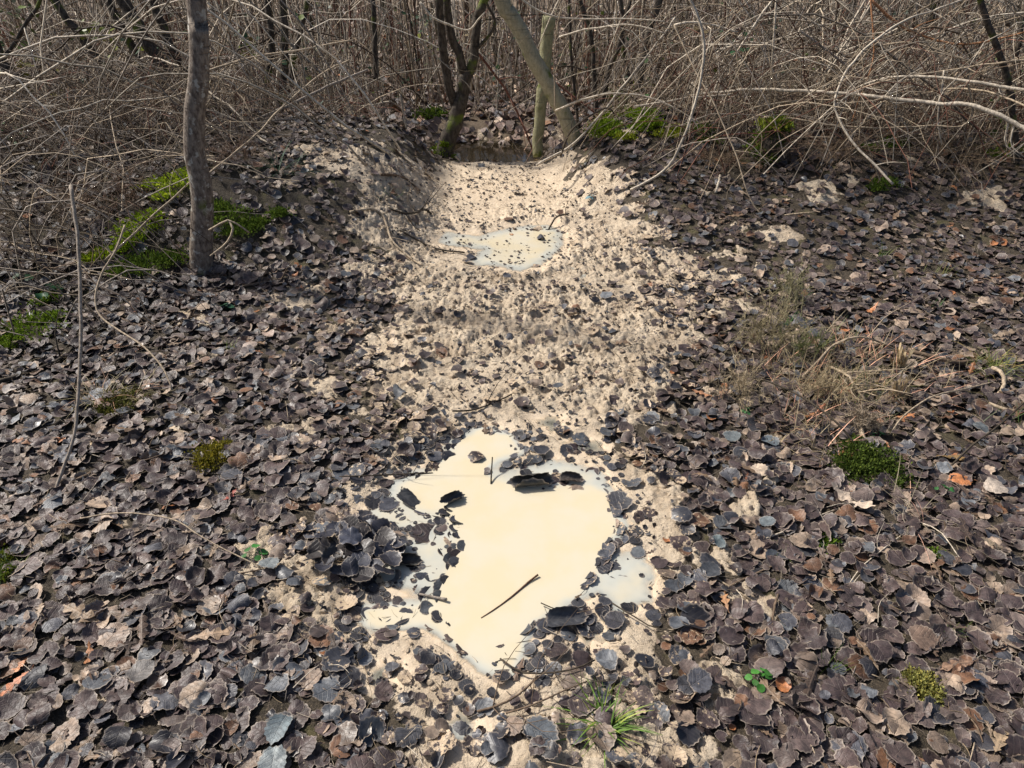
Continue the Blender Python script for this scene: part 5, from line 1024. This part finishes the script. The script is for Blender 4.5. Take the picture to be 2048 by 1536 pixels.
weed(1420, 330, 38, (.06, .16), 'low dead weed on the right bank under the bramble arch', (.30, .22, .15), (0, -.3), .14, 20)
weed(1900, 330, 64, (.08, .22), 'matted brown weed at the right end of the bank', (.20, .15, .10), (0, -.4), .28, 20)
weed(250, 420, 54, (.08, .25), 'tangle of dead reddish-brown weed left of the moss mound', (.22, .14, .10), (-.2, -.2), .20, 20)
weed(90, 470, 54, (.08, .28), 'grey-brown dead weed at the left edge', (.24, .19, .14), (.1, -.2), .22, 20)
weed(480, 330, 28, (.06, .18), 'dead weed on the bank right of the slender trunk', (.26, .18, .13), (.2, -.2), .12, 18)
for x, y, n_, lab in ((1560, 740, 260, 'flattened straw tangle on the left side of the dry heap'), (1650, 770, 300, 'flattened straw tangle in the middle of the dry heap'), (1760, 800, 260, 'flattened straw tangle on the right side of the dry heap'), (1690, 700, 200, 'flattened straw along the back of the dry heap'), (1600, 850, 200, 'flattened straw along the front of the dry heap'), (1850, 760, 140, 'flattened straw reaching right from the dry heap')):
    tuft(x, y, n_, (.05, .20), .0012, [(.44, .36, .22), (.40, .33, .20), (.48, .39, .26)][n_ % 3], lab, .085, 1.15, .35, 'dry grass', 'dry_grass')
# torn dry husk
def husk(px, py, label):
    loc = np.array(ground(px, py, 0)); g = rng; Vs = []; Qs = []; n0 = 0
    for k in range(26):
        L = g.uniform(.05, .13); a = g.random()*6.28; tip = np.array([math.cos(a)*.03+g.normal(0, .012), g.normal(0, .02), L]); p = spline([(g.normal(0, .012), g.normal(0, .012), -.005), tip*.5+g.normal(0, .008, 3), tip], 7)
        s = unit(np.cross(p[-1]-p[0], g.normal(size=3)))*g.uniform(.002, .007); tw = np.sin(np.linspace(0, 3, 7)+a)[:, None]*np.array([0, 1, 0])*.004
        V = np.stack([p-s+tw, p+s-tw], 1).reshape(-1, 3); i = np.arange(6)*2+n0; Vs.append(V); Qs.append(np.stack([i, i+1, i+3, i+2], 1)); n0 += 14
    V = np.concatenate(Vs); o = link('dry_husk', mesh_np('dry_husk', V, [np.concatenate(Qs)], M_B, np.repeat(np.array((.50, .40, .25))*g.uniform(.7, 1.3, (26, 1)), 14, 0)), None, loc); tag(o, label, 'husk')
husk(1795, 740, 'torn upright dry straw husk in the heap at the right'); husk(1790, 800, 'lower torn dry husk beneath the upright one')
# --- scattered twigs and straw: 180 nearest as objects, no rest
xy = leaf_field(.75, 3.4, 22, -.1); xy = xy[(sdf(PUD, xy[:, 0], xy[:, 1]) > .02)][:175]
for i, (x, y) in enumerate(xy):
    z = float(height(np.array([x]), np.array([y]))[0])+.018; L = random.uniform(.03, .13); a = random.random()*6.28; d = np.array([math.cos(a), math.sin(a), random.uniform(-.05, .12)]); c = [BRN, TAN, DARK, GREY, PALE][i % 5]
    b = np.array([x, y, z]); p = np.array([b, b+d*L*.5+np.array([-d[1], d[0], 0])*L*random.uniform(-.15, .15)+(0, 0, .006), b+d*L]); px_, py_, _ = topix(x, y, z)
    cn = ['brown', 'tan', 'dark', 'grey', 'pale'][i % 5]; rg = ('left foreground' if px_ < 700 else 'centre' if px_ < 1350 else 'right foreground')+(' near the bottom edge' if py_ > 1200 else ' halfway up' if py_ > 800 else ' towards the bank')
    limb('litter_twig', p, .0026*random.uniform(.6, 1.3), .0016, c, M_B, None, 5, .3, px=False, lab=f'small {cn} twig lying on the litter, {rg}', cat='twig', grp=f'small {cn} litter twigs, {rg}')

# --- make the labels of look-alikes tell them apart
def finish_labels():
    bl = {}
    for o in S.objects:
        if o.parent is None and o.get('label') and o.get('kind') is None: bl.setdefault(o['label'], []).append(o)
    for lab, os_ in bl.items():
        if len(os_) < 2: continue
        def pxy(o):
            return topix(o.location.x, o.location.y, o.location.z)[:2]
        rows = sorted(os_, key=lambda o: pxy(o)[0]); n = len(rows); small = {2: 'two', 3: 'three', 4: 'four', 5: 'five', 6: 'six', 7: 'seven', 8: 'eight', 9: 'nine', 10: 'ten'}
        od = ['leftmost', 'second from the left', 'third from the left', 'fourth from the left', 'fifth from the left', 'sixth from the left', 'seventh from the left', 'eighth from the left', 'ninth from the left', 'tenth from the left']
        for k, o in enumerate(rows):
            if n == 2: s = ['left of two', 'right of two'][k]
            elif k == n-1: s = 'rightmost'
            elif k < 10 and (k <= n//2 or n-k > 9): s = od[k].replace('the ', '')
            else: s = (['rightmost', 'second', 'third', 'fourth', 'fifth', 'sixth', 'seventh', 'eighth', 'ninth', 'tenth'][n-1-k]+' from right') if n-k <= 10 else 'mid row'
            o['label'] = (lab+', '+s)
finish_labels()
